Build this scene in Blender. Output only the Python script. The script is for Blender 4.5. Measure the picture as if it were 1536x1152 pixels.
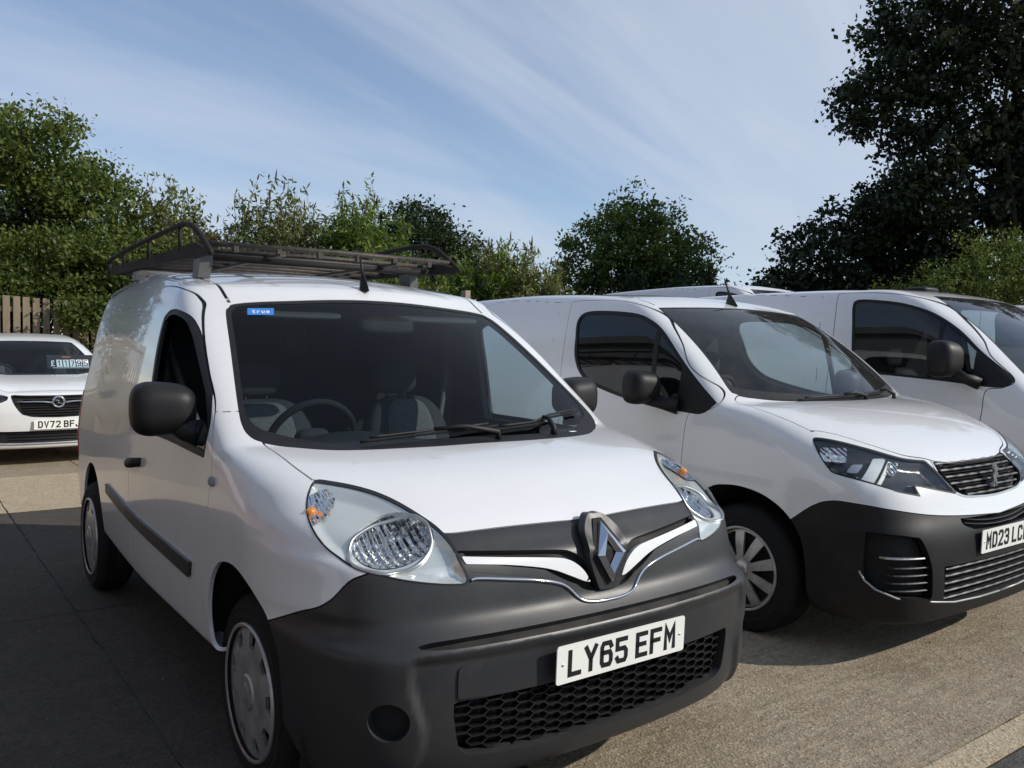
import bpy, bmesh, math, random
import numpy as np
from mathutils import Matrix, Vector
for o in list(bpy.data.objects): bpy.data.objects.remove(o)
scene = bpy.context.scene
col = scene.collection
R = math.radians
# ================================================================ camera
cam_d = bpy.data.cameras.new('camera'); cam_d.sensor_width = 36; cam_d.lens = 1273.93/1536*36
cam_d.clip_start = .05; cam_d.clip_end = 2000
cam = bpy.data.objects.new('camera', cam_d); col.objects.link(cam)
cam.matrix_world = Matrix.Translation((2.67330, -1.75857, 1.43280)) @ Matrix.Rotation(.937994, 4, 'Z') @ Matrix.Rotation(math.pi/2 - .0425224, 4, 'X') @ Matrix.Rotation(.0142706, 4, 'Z')
scene.camera = cam
scene.render.resolution_x, scene.render.resolution_y = 1024, 768
# ================================================================ sky and sun
SUN_TO = Vector((1.18, 1.18, 1.0)).normalized()          # towards the sun
SUN_EL = math.asin(SUN_TO.z); SUN_AZ = math.atan2(SUN_TO.x, SUN_TO.y)
world = bpy.data.worlds.new('World'); scene.world = world; world.use_nodes = True
wt = world.node_tree; wt.nodes.clear()
def wn(t, **k):
    n = wt.nodes.new(t)
    for a, b in k.items(): setattr(n, a, b)
    return n
sky = wn('ShaderNodeTexSky', sky_type='NISHITA', sun_disc=False, sun_elevation=SUN_EL, sun_rotation=SUN_AZ, altitude=50, air_density=1.0, dust_density=.1, ozone_density=4.0)
tc = wn('ShaderNodeTexCoord'); sep = wn('ShaderNodeSeparateXYZ'); wt.links.new(tc.outputs['Generated'], sep.inputs[0])
def wmath(op, a, b=None):
    n = wn('ShaderNodeMath', operation=op)
    for i, v in enumerate((a, b)):
        if v is None: continue
        if isinstance(v, (int, float)): n.inputs[i].default_value = v
        else: wt.links.new(v, n.inputs[i])
    return n.outputs[0]
den = wmath('ADD', wmath('MAXIMUM', sep.outputs[2], 0.0), .12)
cmb = wn('ShaderNodeCombineXYZ')
wt.links.new(wmath('DIVIDE', sep.outputs[0], den), cmb.inputs[0]); wt.links.new(wmath('DIVIDE', sep.outputs[1], den), cmb.inputs[1])
def cloud_layer(rot, sc, detail, rough, dist, lo, hi, seed):
    m0 = wn('ShaderNodeMapping'); m0.inputs['Rotation'].default_value = (0, 0, R(rot)); wt.links.new(cmb.outputs[0], m0.inputs[0])
    mp = wn('ShaderNodeMapping'); mp.inputs['Scale'].default_value = sc; mp.inputs['Location'].default_value = (seed, seed*.7, 0)
    wt.links.new(m0.outputs[0], mp.inputs[0])
    nz = wn('ShaderNodeTexNoise'); nz.inputs['Scale'].default_value = 1; nz.inputs['Detail'].default_value = detail; nz.inputs['Roughness'].default_value = rough; nz.inputs['Distortion'].default_value = dist
    wt.links.new(mp.outputs[0], nz.inputs['Vector'])
    rp = wn('ShaderNodeMapRange', interpolation_type='SMOOTHERSTEP'); rp.inputs[1].default_value = lo; rp.inputs[2].default_value = hi
    wt.links.new(nz.outputs['Fac'], rp.inputs[0]); return rp.outputs[0]
c1 = cloud_layer(66, (.26, .85, 1), 5, .55, .7, .30, .72, 21.3)     # broad veils
c2 = cloud_layer(72, (.6, 3.2, 1), 6, .6, .5, .34, .76, 16.2)      # fine streaks
cf = wmath('ADD', .16, wmath('MULTIPLY', wmath('MINIMUM', wmath('ADD', wmath('MULTIPLY', c1, .80), wmath('MULTIPLY', c2, .22)), 1.0), .70))
mix = wn('ShaderNodeMix', data_type='RGBA'); wt.links.new(cf, mix.inputs[0])
wt.links.new(sky.outputs[0], mix.inputs[6]); mix.inputs[7].default_value = (4.45, 4.95, 5.85, 1)
bg = wn('ShaderNodeBackground'); bg.inputs['Strength'].default_value = .13
wo = wn('ShaderNodeOutputWorld'); wt.links.new(mix.outputs[2], bg.inputs[0]); wt.links.new(bg.outputs[0], wo.inputs[0])
sd = bpy.data.lights.new('sun', 'SUN'); sd.energy = 4.0; sd.angle = R(.53); sd.color = (1, .935, .83)
sun = bpy.data.objects.new('sun', sd); col.objects.link(sun)
sun.rotation_euler = (-SUN_TO).to_track_quat('-Z', 'Y').to_euler(); sun.location = (0, 0, 30)
scene.view_settings.view_transform = 'Standard'; scene.view_settings.look = 'None'
scene.view_settings.exposure = 0.04; scene.view_settings.gamma = 1; scene.view_settings.use_curve_mapping = False
scene.render.engine = 'CYCLES'
scene.cycles.use_denoising = True; scene.cycles.max_bounces = 10; scene.cycles.transparent_max_bounces = 24
random.seed(7); RNG = np.random.default_rng(7)
# ================================================================ materials
MAT = {}
class NT:
    def __init__(s, name):
        s.m = bpy.data.materials.new(name); s.m.use_nodes = True; s.t = s.m.node_tree; s.t.nodes.clear()
        s.out = s.t.nodes.new('ShaderNodeOutputMaterial')
    def n(s, ty, ins=None, **k):
        n = s.t.nodes.new(ty)
        for a, b in k.items(): setattr(n, a, b)
        for a, b in (ins or {}).items():
            if hasattr(b, 'is_output') or hasattr(b, 'is_linked'): s.t.links.new(b, n.inputs[a])
            else: n.inputs[a].default_value = b
        return n
    def noise(s, scale, detail=4, rough=.55, vec=None, dist=0):
        n = s.n('ShaderNodeTexNoise', {'Scale': scale, 'Detail': detail, 'Roughness': rough, 'Distortion': dist})
        s.t.links.new(vec if vec is not None else s.obj(), n.inputs['Vector']); return n.outputs['Fac']
    def obj(s):
        if not hasattr(s, '_tc'): s._tc = s.n('ShaderNodeTexCoord')
        return s._tc.outputs['Object']
    def geo(s):
        if not hasattr(s, '_g'): s._g = s.n('ShaderNodeNewGeometry')
        return s._g.outputs['Position']
    def ramp(s, fac, stops):
        r = s.n('ShaderNodeValToRGB', {0: fac}); e = r.color_ramp.elements
        while len(e) < len(stops): e.new(.5)
        for el, (p, c) in zip(e, stops): el.position = p; el.color = (*c, 1) if len(c) == 3 else c
        return r.outputs[0]
    def rng(s, fac, a, b, c, d): return s.n('ShaderNodeMapRange', {0: fac, 1: a, 2: b, 3: c, 4: d}).outputs[0]
    def mixc(s, fac, a, b, blend='MIX'):
        m = s.n('ShaderNodeMix', data_type='RGBA', blend_type=blend)
        for i, v in ((0, fac), (6, a), (7, b)):
            if hasattr(v, 'is_linked'): s.t.links.new(v, m.inputs[i])
            else: m.inputs[i].default_value = v if not isinstance(v, tuple) or len(v) == 4 else (*v, 1)
        return m.outputs[2]
    def math(s, op, a, b=0.0):
        m = s.n('ShaderNodeMath', operation=op)
        for i, v in enumerate((a, b)):
            if hasattr(v, 'is_linked'): s.t.links.new(v, m.inputs[i])
            else: m.inputs[i].default_value = v
        return m.outputs[0]
    def bump(s, h, strength=.3, dist=.01): return s.n('ShaderNodeBump', {'Height': h, 'Strength': strength, 'Distance': dist}).outputs[0]
    def bsdf(s, **k):
        b = s.n('ShaderNodeBsdfPrincipled', {a.replace('_', ' '): v for a, v in k.items()}); s.t.links.new(b.outputs[0], s.out.inputs[0]); return b
def rgb(c): return (*c, 1)
def plain(name, c, rough=.5, metal=0.0, coat=0.0, spec=.5, var=.06, scale=9):
    t = NT(name); nz = t.noise(scale, 5)
    cc = t.mixc(t.rng(nz, .3, .7, 0, 1), tuple(v*(1-var) for v in c), tuple(min(1, v*(1+var)) for v in c))
    t.bsdf(Base_Color=cc, Roughness=t.rng(nz, .3, .7, max(0, rough*.88), min(1, rough*1.12)), Metallic=metal, Coat_Weight=coat, Coat_Roughness=.03, Specular_IOR_Level=spec)
    MAT[name] = t.m; return t.m
def paint(name, c, dust=.5):
    """glossy vehicle paint with a patchy film of road dust"""
    t = NT(name); n1 = t.noise(2.2, 6, .6, t.geo()); n2 = t.noise(38, 4, .6, t.geo()); sp = t.noise(260, 2, .5, t.geo())
    d = t.math('MULTIPLY', t.rng(n1, .42, .8, 0, .30*dust), t.rng(n2, .3, .7, .5, 1))
    d = t.math('ADD', d, t.rng(sp, .70, .78, 0, .18*dust))
    cc = t.mixc(d, rgb(c), (.30, .25, .19, 1))
    t.bsdf(Base_Color=cc, Roughness=t.rng(d, 0, .4, .28, .6), Coat_Weight=1.0, Coat_Roughness=t.rng(d, 0, .35, .025, .25), Specular_IOR_Level=.4)
    MAT[name] = t.m; return t.m
paint('white_paint', (.72, .725, .73))
paint('white_paint_clean', (.74, .745, .75), .3)
def plastic(name, c, rough, scale=420):
    t = NT(name); g = t.noise(scale, 2, .5); n1 = t.noise(5, 5, .6); sc = t.noise(60, 6, .7)
    d = t.math('MULTIPLY', t.rng(n1, .45, .75, 0, .22), t.rng(sc, .35, .7, 0, 1))
    t.bsdf(Base_Color=t.mixc(d, rgb(c), (.10, .09, .08, 1)), Roughness=t.rng(n1, .3, .7, rough*.9, min(1, rough*1.15)), Normal=t.bump(g, .22, .0015), Specular_IOR_Level=.5 if rough < .5 else .32)
    MAT[name] = t.m; return t.m
plastic('bumper_plastic', (.024, .025, .027), .40)
plastic('black_plastic', (.009, .009, .010), .52)
plain('black_gap', (.006, .006, .006), .8, var=0)
plain('rubber', (.013, .013, .013), .85, var=.3, scale=14, spec=.25)
plain('chrome', (.82, .83, .85), .06, 1.0, var=.02)
plain('satin_chrome', (.48, .49, .50), .32, .9, var=.04)
plain('silver_plastic', (.42, .42, .42), .34, .55, .3, var=.28, scale=16)
plain('alloy', (.55, .56, .57), .30, .75, .3, var=.06)
plain('lamp_grey', (.86, .87, .82), .22, .65, .3, var=.05)
plain('lamp_black', (.02, .02, .022), .25, 0, .3, var=.05)
plain('cabin_dark', (.009, .0095, .011), .8, var=.15, spec=.25)
plain('cabin_grey', (.022, .023, .026), .8, var=.15, spec=.25)
plain('underbody', (.012, .012, .012), .9, var=.2)
plain('white_plastic', (.75, .76, .77), .4)
plain('plate_white', (.80, .80, .76), .35, var=.03)
plain('plate_ink', (.012, .012, .014), .4, var=0)
plain('sticker_blue', (.03, .20, .62), .4, var=.03)
plain('sticker_white', (.8, .8, .8), .5, var=.02)
plain('sticker_grey', (.25, .26, .27), .6, var=.05)
plain('red_plastic', (.45, .02, .02), .25, 0, .5, var=.05)
plain('orange_card', (.42, .13, .05), .6, var=.05)
def glassy(name, tint, base=.04, rough=0.0, dust=0.0, gain=1.0):
    """thin pane: clear where seen square-on, a mirror at a glancing angle"""
    t = NT(name)
    fc = t.n('ShaderNodeLayerWeight', {'Blend': .5}).outputs['Facing']; fr = t.math('ADD', t.math('MULTIPLY', t.math('POWER', fc, 5.0), .96), .04)
    fac = t.math('MINIMUM', t.math('MULTIPLY', fr, gain), 1.0)
    tr = t.n('ShaderNodeBsdfTransparent', {'Color': rgb(tint)}); gl = t.n('ShaderNodeBsdfGlossy', {'Color': (1, 1, 1, 1), 'Roughness': rough})
    mx = t.n('ShaderNodeMixShader', {0: fac, 1: tr.outputs[0], 2: gl.outputs[0]})
    last = mx.outputs[0]
    if dust > 0:
        nz = t.noise(7, 6, .65, t.geo()); df = t.n('ShaderNodeBsdfDiffuse', {'Color': (.42, .40, .36, 1)})
        m2 = t.n('ShaderNodeMixShader', {0: t.rng(nz, .35, .75, dust*.3, dust), 1: last, 2: df.outputs[0]}); last = m2.outputs[0]
    t.t.links.new(last, t.out.inputs[0]); MAT[name] = t.m; return t.m
glassy('window_glass', (.80, .89, .90), dust=.015, gain=1.0)
glassy('screen_glass', (.70, .80, .84), dust=.004, gain=.50)
glassy('dusty_glass', (.74, .83, .82), dust=.06, gain=1.0)
glassy('tinted_glass', (.34, .38, .38), dust=.015, gain=1.3)
glassy('lens_glass', (.95, .96, .95), gain=.8)
t = NT('amber'); t.bsdf(Base_Color=(.95, .30, .02, 1), Roughness=.2, Transmission_Weight=.35, Coat_Weight=.5); MAT['amber'] = t.m
t = NT('seat_fabric')
w1 = t.n('ShaderNodeTexVoronoi', {'Scale': 90, 'Vector': t.obj()}).outputs[0]
t.bsdf(Base_Color=t.mixc(t.rng(w1, 0, .5, 0, 1), (.03, .03, .033, 1), (.085, .085, .085, 1)), Roughness=.95); MAT['seat_fabric'] = t.m
def fluted(name):
    """pressed reflector: metal with vertical flutes"""
    t = NT(name); w = t.n('ShaderNodeTexWave', {'Scale': 14, 'Distortion': 1.2, 'Detail': 2, 'Vector': t.obj()}, bands_direction='Y')
    v = t.n('ShaderNodeTexVoronoi', {'Scale': 42, 'Vector': t.obj()}).outputs[0]
    h = t.math('ADD', w.outputs['Fac'], t.math('MULTIPLY', v, .8))
    t.bsdf(Base_Color=(.86, .87, .88, 1), Metallic=1, Roughness=.07, Normal=t.bump(h, .85, .012)); MAT[name] = t.m
fluted('reflector')
# ================================================================ objects
def tag(o, label=None, cat=None, group=None, kind=None):
    for k, v in (('label', label), ('category', cat), ('group', group), ('kind', kind)):
        if v: o[k] = v
    return o
def empty(name, loc=(0, 0, 0), rz=0, label=None, cat=None, group=None):
    o = bpy.data.objects.new(name, None); col.objects.link(o); o.location = loc; o.rotation_euler = (0, 0, rz); o.empty_display_size = .2
    return tag(o, label, cat, group)
def mesh_data(name, P, T, mat, normals=None, smooth=True, mats=None, midx=None):
    me = bpy.data.meshes.new(name)
    P = np.asarray(P, np.float32); 
    if isinstance(T, np.ndarray):
        k = T.shape[1]; n = len(T)
        me.vertices.add(len(P)); me.vertices.foreach_set('co', P.ravel())
        me.loops.add(n*k); me.loops.foreach_set('vertex_index', T.astype(np.int32).ravel())
        me.polygons.add(n); me.polygons.foreach_set('loop_start', np.arange(0, n*k, k, dtype=np.int32))
    else: me.from_pydata([tuple(map(float, p)) for p in P], [], [tuple(map(int, t)) for t in T])
    me.update(calc_edges=True); me.validate()
    for m in (mats or [mat]): me.materials.append(MAT[m] if isinstance(m, str) else m)
    if midx is not None: me.polygons.foreach_set('material_index', np.asarray(midx, np.int32))
    me.polygons.foreach_set('use_smooth', np.full(len(me.polygons), smooth))
    if normals is not None and len(normals) == len(me.vertices):
        me.normals_split_custom_set_from_vertices([tuple(v) for v in np.asarray(normals, float)])
    return me
def obj(name, me, parent=None, loc=None, rot=None):
    o = bpy.data.objects.new(name, me); col.objects.link(o)
    if parent: o.parent = parent
    if loc is not None: o.location = loc
    if rot is not None: o.rotation_euler = rot
    return o
def add(name, P, T, mat, parent=None, **k): return obj(name, mesh_data(name, P, T, mat, **k), parent)
# ---------------------------------------------------------------- curves and soft booleans
def curve(pts, smooth=0.0, n=3000):
    p = np.array(pts, float); X, Y = p[:, 0], p[:, 1]
    h = np.diff(X); d = np.diff(Y) / h
    m = np.zeros(len(X)); m[0], m[-1] = d[0], d[-1]
    for i in range(1, len(X) - 1):
        if d[i-1] * d[i] > 0:
            w1, w2 = 2*h[i] + h[i-1], h[i] + 2*h[i-1]
            m[i] = (w1 + w2) / (w1/d[i-1] + w2/d[i])
    xs = np.linspace(X[0], X[-1], n)
    k = np.clip(np.searchsorted(X, xs, 'right') - 1, 0, len(X) - 2)
    t = (xs - X[k]) / h[k]
    ys = ((2*t**3-3*t**2+1)*Y[k] + (t**3-2*t**2+t)*h[k]*m[k] + (-2*t**3+3*t**2)*Y[k+1] + (t**3-t**2)*h[k]*m[k+1])
    if smooth > 0:
        w = max(1, int(smooth / (xs[1] - xs[0])))
        ker = np.hanning(2*w + 3); ker /= ker.sum()
        l = ys[0] - (ys[1]-ys[0])*np.arange(w+1, 0, -1); r = ys[-1] + (ys[-1]-ys[-2])*np.arange(1, w+2)
        ys = np.convolve(np.concatenate([l, ys, r]), ker, 'valid')
    return xs, ys, np.gradient(ys, xs)
def cv(c, x): return np.interp(x, c[0], c[1])
def cd(c, x): return np.interp(x, c[0], c[2])
def smax(a, b, r):
    h = np.maximum(r - np.abs(a - b), 0) / r
    return np.maximum(a, b) + h*h*h*r/6
def smin(a, b, r): return -smax(-a, -b, r)
def sst(a, b, x):
    t = np.clip((x - a) / (b - a), 0, 1); return t*t*(3 - 2*t)
# ---------------------------------------------------------------- outlines
def outline(pts, closed=True, n=10):
    """rounded outline through the points (Catmull-Rom); a point repeated makes a sharp corner"""
    P = np.array(pts, float); N = len(P); out = []
    for i in range(N if closed else N - 1):
        if closed: p0, p1, p2, p3 = P[(i-1) % N], P[i], P[(i+1) % N], P[(i+2) % N]
        else: p0, p1, p2, p3 = P[max(i-1, 0)], P[i], P[i+1], P[min(i+2, N-1)]
        if np.allclose(p1, p2): continue
        for t in np.linspace(0, 1, n, endpoint=False):
            out.append(0.5*((2*p1) + (p2-p0)*t + (2*p0-5*p1+4*p2-p3)*t*t + (3*p1-p0-3*p2+p3)*t**3))
    if not closed: out.append(P[-1])
    return np.array(out)
def poly_sdf(q, poly, pad=0.15):
    """signed distance of 2-D points to a closed polygon (negative inside); far points get +pad"""
    lo, hi = poly.min(0) - pad, poly.max(0) + pad
    m = ((q > lo) & (q < hi)).all(1)
    out = np.full(len(q), pad)
    p = q[m]
    if len(p) == 0: return out
    A = poly; B = np.roll(poly, -1, 0)
    if len(p)*len(A) < 60000:
        e = B - A; l2 = np.maximum((e*e).sum(1), 1e-14); w = p[:, None] - A[None]
        t = np.clip((w*e).sum(2)/l2, 0, 1); d = w - t[..., None]*e; best = (d*d).sum(2).min(1)
        c = (A[:, 1] <= p[:, 1:2]) != (B[:, 1] <= p[:, 1:2])
        xi = A[:, 0] + (p[:, 1:2]-A[:, 1]) / np.where(e[:, 1] != 0, e[:, 1], 1e-12)*e[:, 0]
        out[m] = np.where((c & (p[:, 0:1] < xi)).sum(1) % 2 == 1, -1, 1)*np.sqrt(best)
        return out
    best = np.full(len(p), 1e9); ins = np.zeros(len(p), bool)
    for a, b in zip(A, B):
        e = b - a; w = p - a; l2 = e @ e
        if l2 < 1e-14: continue
        t = np.clip((w @ e) / l2, 0, 1)
        d = w - t[:, None]*e
        best = np.minimum(best, (d*d).sum(1))
        c = (a[1] <= p[:, 1]) != (b[1] <= p[:, 1])
        xi = a[0] + (p[:, 1]-a[1]) / (e[1] if e[1] != 0 else 1e-12) * e[0]
        ins ^= c & (p[:, 0] < xi)
    out[m] = np.where(ins, -1, 1)*np.sqrt(best)
    return out
# ---------------------------------------------------------------- surface nets on an implicit body symmetric in y
def grad(f, p, h=1e-3):
    g = np.empty_like(p)
    for k in range(3):
        e = np.zeros(3); e[k] = h
        a = p + e; b = p - e
        g[:, k] = (f(a[:, 0], a[:, 1], a[:, 2]) - f(b[:, 0], b[:, 1], b[:, 2])) / (2*h)
    return g
def project(f, p, it=4):
    for _ in range(it):
        v = f(p[:, 0], p[:, 1], p[:, 2]); g = grad(f, p)
        st = (v / np.maximum((g*g).sum(1), 1e-4))[:, None]*g
        l = np.linalg.norm(st, axis=1, keepdims=True)
        p = p - st*np.minimum(1, 0.02/np.maximum(l, 1e-9))
    return p
def surface_net(f, lo, hi, h, relax=3):
    nx = int((hi[0]-lo[0])/h) + 1; nz = int((hi[2]-lo[2])/h) + 1; nyh = int(hi[1]/h) + 1
    xs = lo[0] + h*np.arange(nx); zs = lo[2] + h*np.arange(nz); yh = h*(np.arange(nyh) + .5)
    X, Y, Z = np.meshgrid(xs, yh, zs, indexing='ij')
    V = f(X.ravel(), Y.ravel(), Z.ravel()).reshape(X.shape).astype(np.float32)
    V = np.concatenate([V[:, ::-1], V], 1); ys = np.concatenate([-yh[::-1], yh]); ny = len(ys)
    S = V < 0
    cnt = np.zeros((nx-1, ny-1, nz-1), np.int8)
    for a in (0, 1):
        for b in (0, 1):
            for c in (0, 1): cnt += S[a:nx-1+a, b:ny-1+b, c:nz-1+c]
    cell = (cnt > 0) & (cnt < 8)
    vid = np.full(cell.shape, -1, np.int64); idx = np.argwhere(cell); vid[cell] = np.arange(len(idx))
    P = np.stack([xs[idx[:, 0]], ys[idx[:, 1]], zs[idx[:, 2]]], 1) + h/2
    quads = []
    for ax in range(3):
        s0 = [slice(None)]*3; s1 = [slice(None)]*3; s0[ax] = slice(0, -1); s1[ax] = slice(1, None)
        a, b = S[tuple(s0)], S[tuple(s1)]
        E = np.argwhere(a != b)
        o = [k for k in range(3) if k != ax]
        ok = (E[:, o[0]] > 0) & (E[:, o[1]] > 0) & (E[:, o[0]] < S.shape[o[0]]-1) & (E[:, o[1]] < S.shape[o[1]]-1)
        E = E[ok]; flip = a[tuple(E.T)]
        if ax == 1: flip = ~flip
        q = []
        for d0, d1 in ((0, 0), (1, 0), (1, 1), (0, 1)):
            c = E.copy(); c[:, o[0]] -= 1 - d0; c[:, o[1]] -= 1 - d1
            q.append(vid[c[:, 0], c[:, 1], c[:, 2]])
        q = np.stack(q, 1); q[~flip] = q[~flip][:, ::-1]
        quads.append(q)
    Q = np.concatenate(quads)
    P = project(f, P, 3)
    for _ in range(relax):
        acc = np.zeros_like(P); n = np.zeros(len(P))
        for i, j in ((0, 1), (1, 2), (2, 3), (3, 0)):
            for s, t in ((i, j), (j, i)):
                for k in range(3): acc[:, k] += np.bincount(Q[:, s], P[Q[:, t], k], len(P))
                n += np.bincount(Q[:, s], minlength=len(P))
        P = project(f, .5*P + .5*acc/np.maximum(n, 1)[:, None], 1)
    P = project(f, P, 2)
    T = np.concatenate([Q[:, [0, 1, 2]], Q[:, [0, 2, 3]]])
    return P, T
# ---------------------------------------------------------------- cutting a triangle mesh along f = 0
def split(mesh, fun):
    """returns (inside f<0, outside f>=0); the seam follows the zero line exactly"""
    P, T = mesh
    v = fun(P); v = np.where(np.abs(v) < 1e-7, 1e-7, v)
    s = v < 0; k = s[T].sum(1)
    ins, outs, mix = T[k == 3], T[k == 0], T[(k == 1) | (k == 2)]
    if len(mix) == 0: return compact(P, ins), compact(P, outs)
    kk = s[mix].sum(1); lone = np.where(kk[:, None] == 1, s[mix], ~s[mix]); j = lone.argmax(1)
    r = np.arange(len(mix)); a = mix[r, j]; b = mix[r, (j+1) % 3]; c = mix[r, (j+2) % 3]
    e = np.concatenate([np.stack([a, b], 1), np.stack([a, c], 1)]); es = np.sort(e, 1)
    u, inv = np.unique(es, axis=0, return_inverse=True); inv = inv.ravel()
    A, B = P[u[:, 0]], P[u[:, 1]]; fa, fb = v[u[:, 0]].copy(), v[u[:, 1]].copy()
    ta, tb = np.zeros(len(u)), np.ones(len(u))
    for _ in range(4):
        t = ta + (tb-ta)*fa/(fa-fb); N = A + t[:, None]*(B-A); fn = fun(N)
        same = (fn < 0) == (fa < 0)
        ta = np.where(same, t, ta); fa = np.where(same, np.where(fn == 0, 1e-9*np.sign(fa), fn), fa)
        tb = np.where(same, tb, t); fb = np.where(same, fb, np.where(fn == 0, 1e-9*np.sign(fb), fn))
    t = np.clip(ta + (tb-ta)*fa/(fa-fb), .001, .999)
    N = A + t[:, None]*(B-A); P2 = np.concatenate([P, N])
    ab = len(P) + inv[:len(mix)]; ac = len(P) + inv[len(mix):]
    one = np.stack([a, ab, ac], 1); two = np.concatenate([np.stack([ab, b, c], 1), np.stack([ab, c, ac], 1)])
    li = kk == 1; li2 = np.concatenate([li, li])
    I = np.concatenate([ins, one[li], two[~li2]]); O = np.concatenate([outs, one[~li], two[li2]])
    return compact(P2, I), compact(P2, O)
def compact(P, T):
    u, inv = np.unique(T, return_inverse=True)
    return P[u], inv.reshape(-1, 3)
def halves(mesh):
    return split(mesh, lambda p: p[:, 1])   # right side (y<0), left side (y>0)
def band(mesh, fun, w):
    """inside, strip of width 2w along the zero line, outside"""
    a, b = split(mesh, lambda p: fun(p) + w)
    s, c = split(b, lambda p: fun(p) - w)
    return a, s, c
def xz(p): return np.stack([p[:, 0], p[:, 2]], 1)
def yz(p): return np.stack([np.abs(p[:, 1]), p[:, 2]], 1)
def xy(p): return np.stack([p[:, 0], np.abs(p[:, 1])], 1)
# ================================================================ mesh tools
def unit(v): return v / np.maximum(np.linalg.norm(v, axis=-1, keepdims=True), 1e-12)
def border(T):
    e = np.concatenate([T[:, [0, 1]], T[:, [1, 2]], T[:, [2, 0]]]); s = np.sort(e, 1)
    u, idx, c = np.unique(s, axis=0, return_index=True, return_counts=True)
    return e[idx[c == 1]]
def flange(P, T, N, depth, ymid=None):
    """turn the free edge of a panel inwards"""
    if depth <= 0 or len(T) == 0: return P, T, N
    E = border(T); n = len(P); m = len(E)
    a, b = P[E[:, 0]], P[E[:, 1]]; d = unit(b - a)
    side = np.cross(d, (N[E[:, 0]] + N[E[:, 1]])/2); side = unit(side)
    a2, b2 = a - N[E[:, 0]]*depth, b - N[E[:, 1]]*depth
    P2 = np.concatenate([P, a, b, b2, a2]); N2 = np.concatenate([N, side, side, side, side])
    i = n + np.arange(m)
    Q = np.concatenate([np.stack([i, i+3*m, i+2*m], 1), np.stack([i, i+2*m, i+m], 1)])
    return P2, np.concatenate([T, Q]), N2
def panel(name, mesh, f, mat, parent, depth=.010, off=0.0, label=None):
    P, T = mesh
    if len(T) == 0: print('EMPTY', name); return None
    N = unit(grad(f, P)); P = P + N*off
    P, T, N = flange(P, T, N, depth)
    o = add(name, P, T, mat, parent, normals=N)
    if label: o['label'] = label
    return o
def tube(path, r, n=8, cap=True, closed=False):
    path = np.array(path, float); m = len(path); r = np.broadcast_to(np.array(r, float), (m,))
    d = np.gradient(path, axis=0)
    if closed: d = np.roll(path, -1, 0) - np.roll(path, 1, 0)
    d = unit(d); ref = np.array([0, 0, 1.0]); 
    if abs(d[0] @ ref) > .95: ref = np.array([1.0, 0, 0])
    P = []; u = unit(np.cross(d[0], ref))
    for i in range(m):
        u = unit(u - d[i]*(u @ d[i])); v = np.cross(d[i], u)
        a = np.arange(n)*2*np.pi/n
        P.append(path[i] + r[i]*(np.cos(a)[:, None]*u + np.sin(a)[:, None]*v))
    P = np.concatenate(P); T = []
    for i in range(m if closed else m-1):
        j = (i+1) % m
        for k in range(n): T.append((i*n+k, i*n+(k+1) % n, j*n+(k+1) % n, j*n+k))
    if cap and not closed: T += [tuple(range(n))[::-1], tuple((m-1)*n+k for k in range(n))]
    return P, T
def box(c, s, bev=0.0, rot=None):
    """box as (P, faces); chamfered when bev > 0"""
    c = np.array(c, float); h = np.array(s, float)/2
    if bev <= 0:
        P = np.array([(x, y, z) for x in (-1, 1) for y in (-1, 1) for z in (-1, 1)])*h
        F = [(0, 1, 3, 2), (4, 6, 7, 5), (0, 4, 5, 1), (2, 3, 7, 6), (0, 2, 6, 4), (1, 5, 7, 3)]
    else:
        P = []; ix = {}
        for x in (-1, 1):
            for y in (-1, 1):
                for z in (-1, 1):
                    for k in range(3):
                        v = h - bev; v = np.array([x, y, z])*np.where(np.arange(3) == k, h, v); ix[x, y, z, k] = len(P); P.append(v)
        F = []
        for k in range(3):
            i, j = (k+1) % 3, (k+2) % 3
            for s_ in (-1, 1):
                f = []
                for a, b in ((-1, -1), (1, -1), (1, 1), (-1, 1)):
                    q = [0, 0, 0]; q[k] = s_; q[i] = a; q[j] = b; f.append(ix[(*q, k)])
                F.append(f if s_ > 0 else f[::-1])
        for k in range(3):
            i, j = (k+1) % 3, (k+2) % 3
            for a in (-1, 1):
                for b in (-1, 1):
                    f = []
                    for s_, kk in ((-1, i), (1, i), (1, j), (-1, j)):
                        q = [0, 0, 0]; q[k] = s_; q[i] = a; q[j] = b; f.append(ix[(*q, kk)])
                    F.append(f if a*b > 0 else f[::-1])
        for x in (-1, 1):
            for y in (-1, 1):
                for z in (-1, 1):
                    f = [ix[x, y, z, 0], ix[x, y, z, 1], ix[x, y, z, 2]]; F.append(f if x*y*z > 0 else f[::-1])
        P = np.array(P)
    if rot is not None: P = P @ np.array(rot).T
    return P + c, [tuple(f) for f in F]
def join(parts):
    P = []; F = []; n = 0
    for p, f in parts:
        P.append(np.asarray(p, float)); F += [tuple(int(i)+n for i in t) for t in f]; n += len(p)
    return np.concatenate(P), F
def lathe(prof, n=48, axis='y'):
    """profile of (radius, height along axis); closed ring"""
    a = np.arange(n)*2*np.pi/n; P = []
    for r, h in prof:
        q = np.stack([r*np.cos(a), np.full(n, h), r*np.sin(a)], 1)
        if axis == 'z': q = q[:, [0, 2, 1]]
        if axis == 'x': q = q[:, [1, 0, 2]]
        P.append(q)
    P = np.concatenate(P); F = []
    for i in range(len(prof)-1):
        for k in range(n):
            f = (i*n+k, (i+1)*n+k, (i+1)*n+(k+1) % n, i*n+(k+1) % n); F.append(f)
    return P, F
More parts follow.
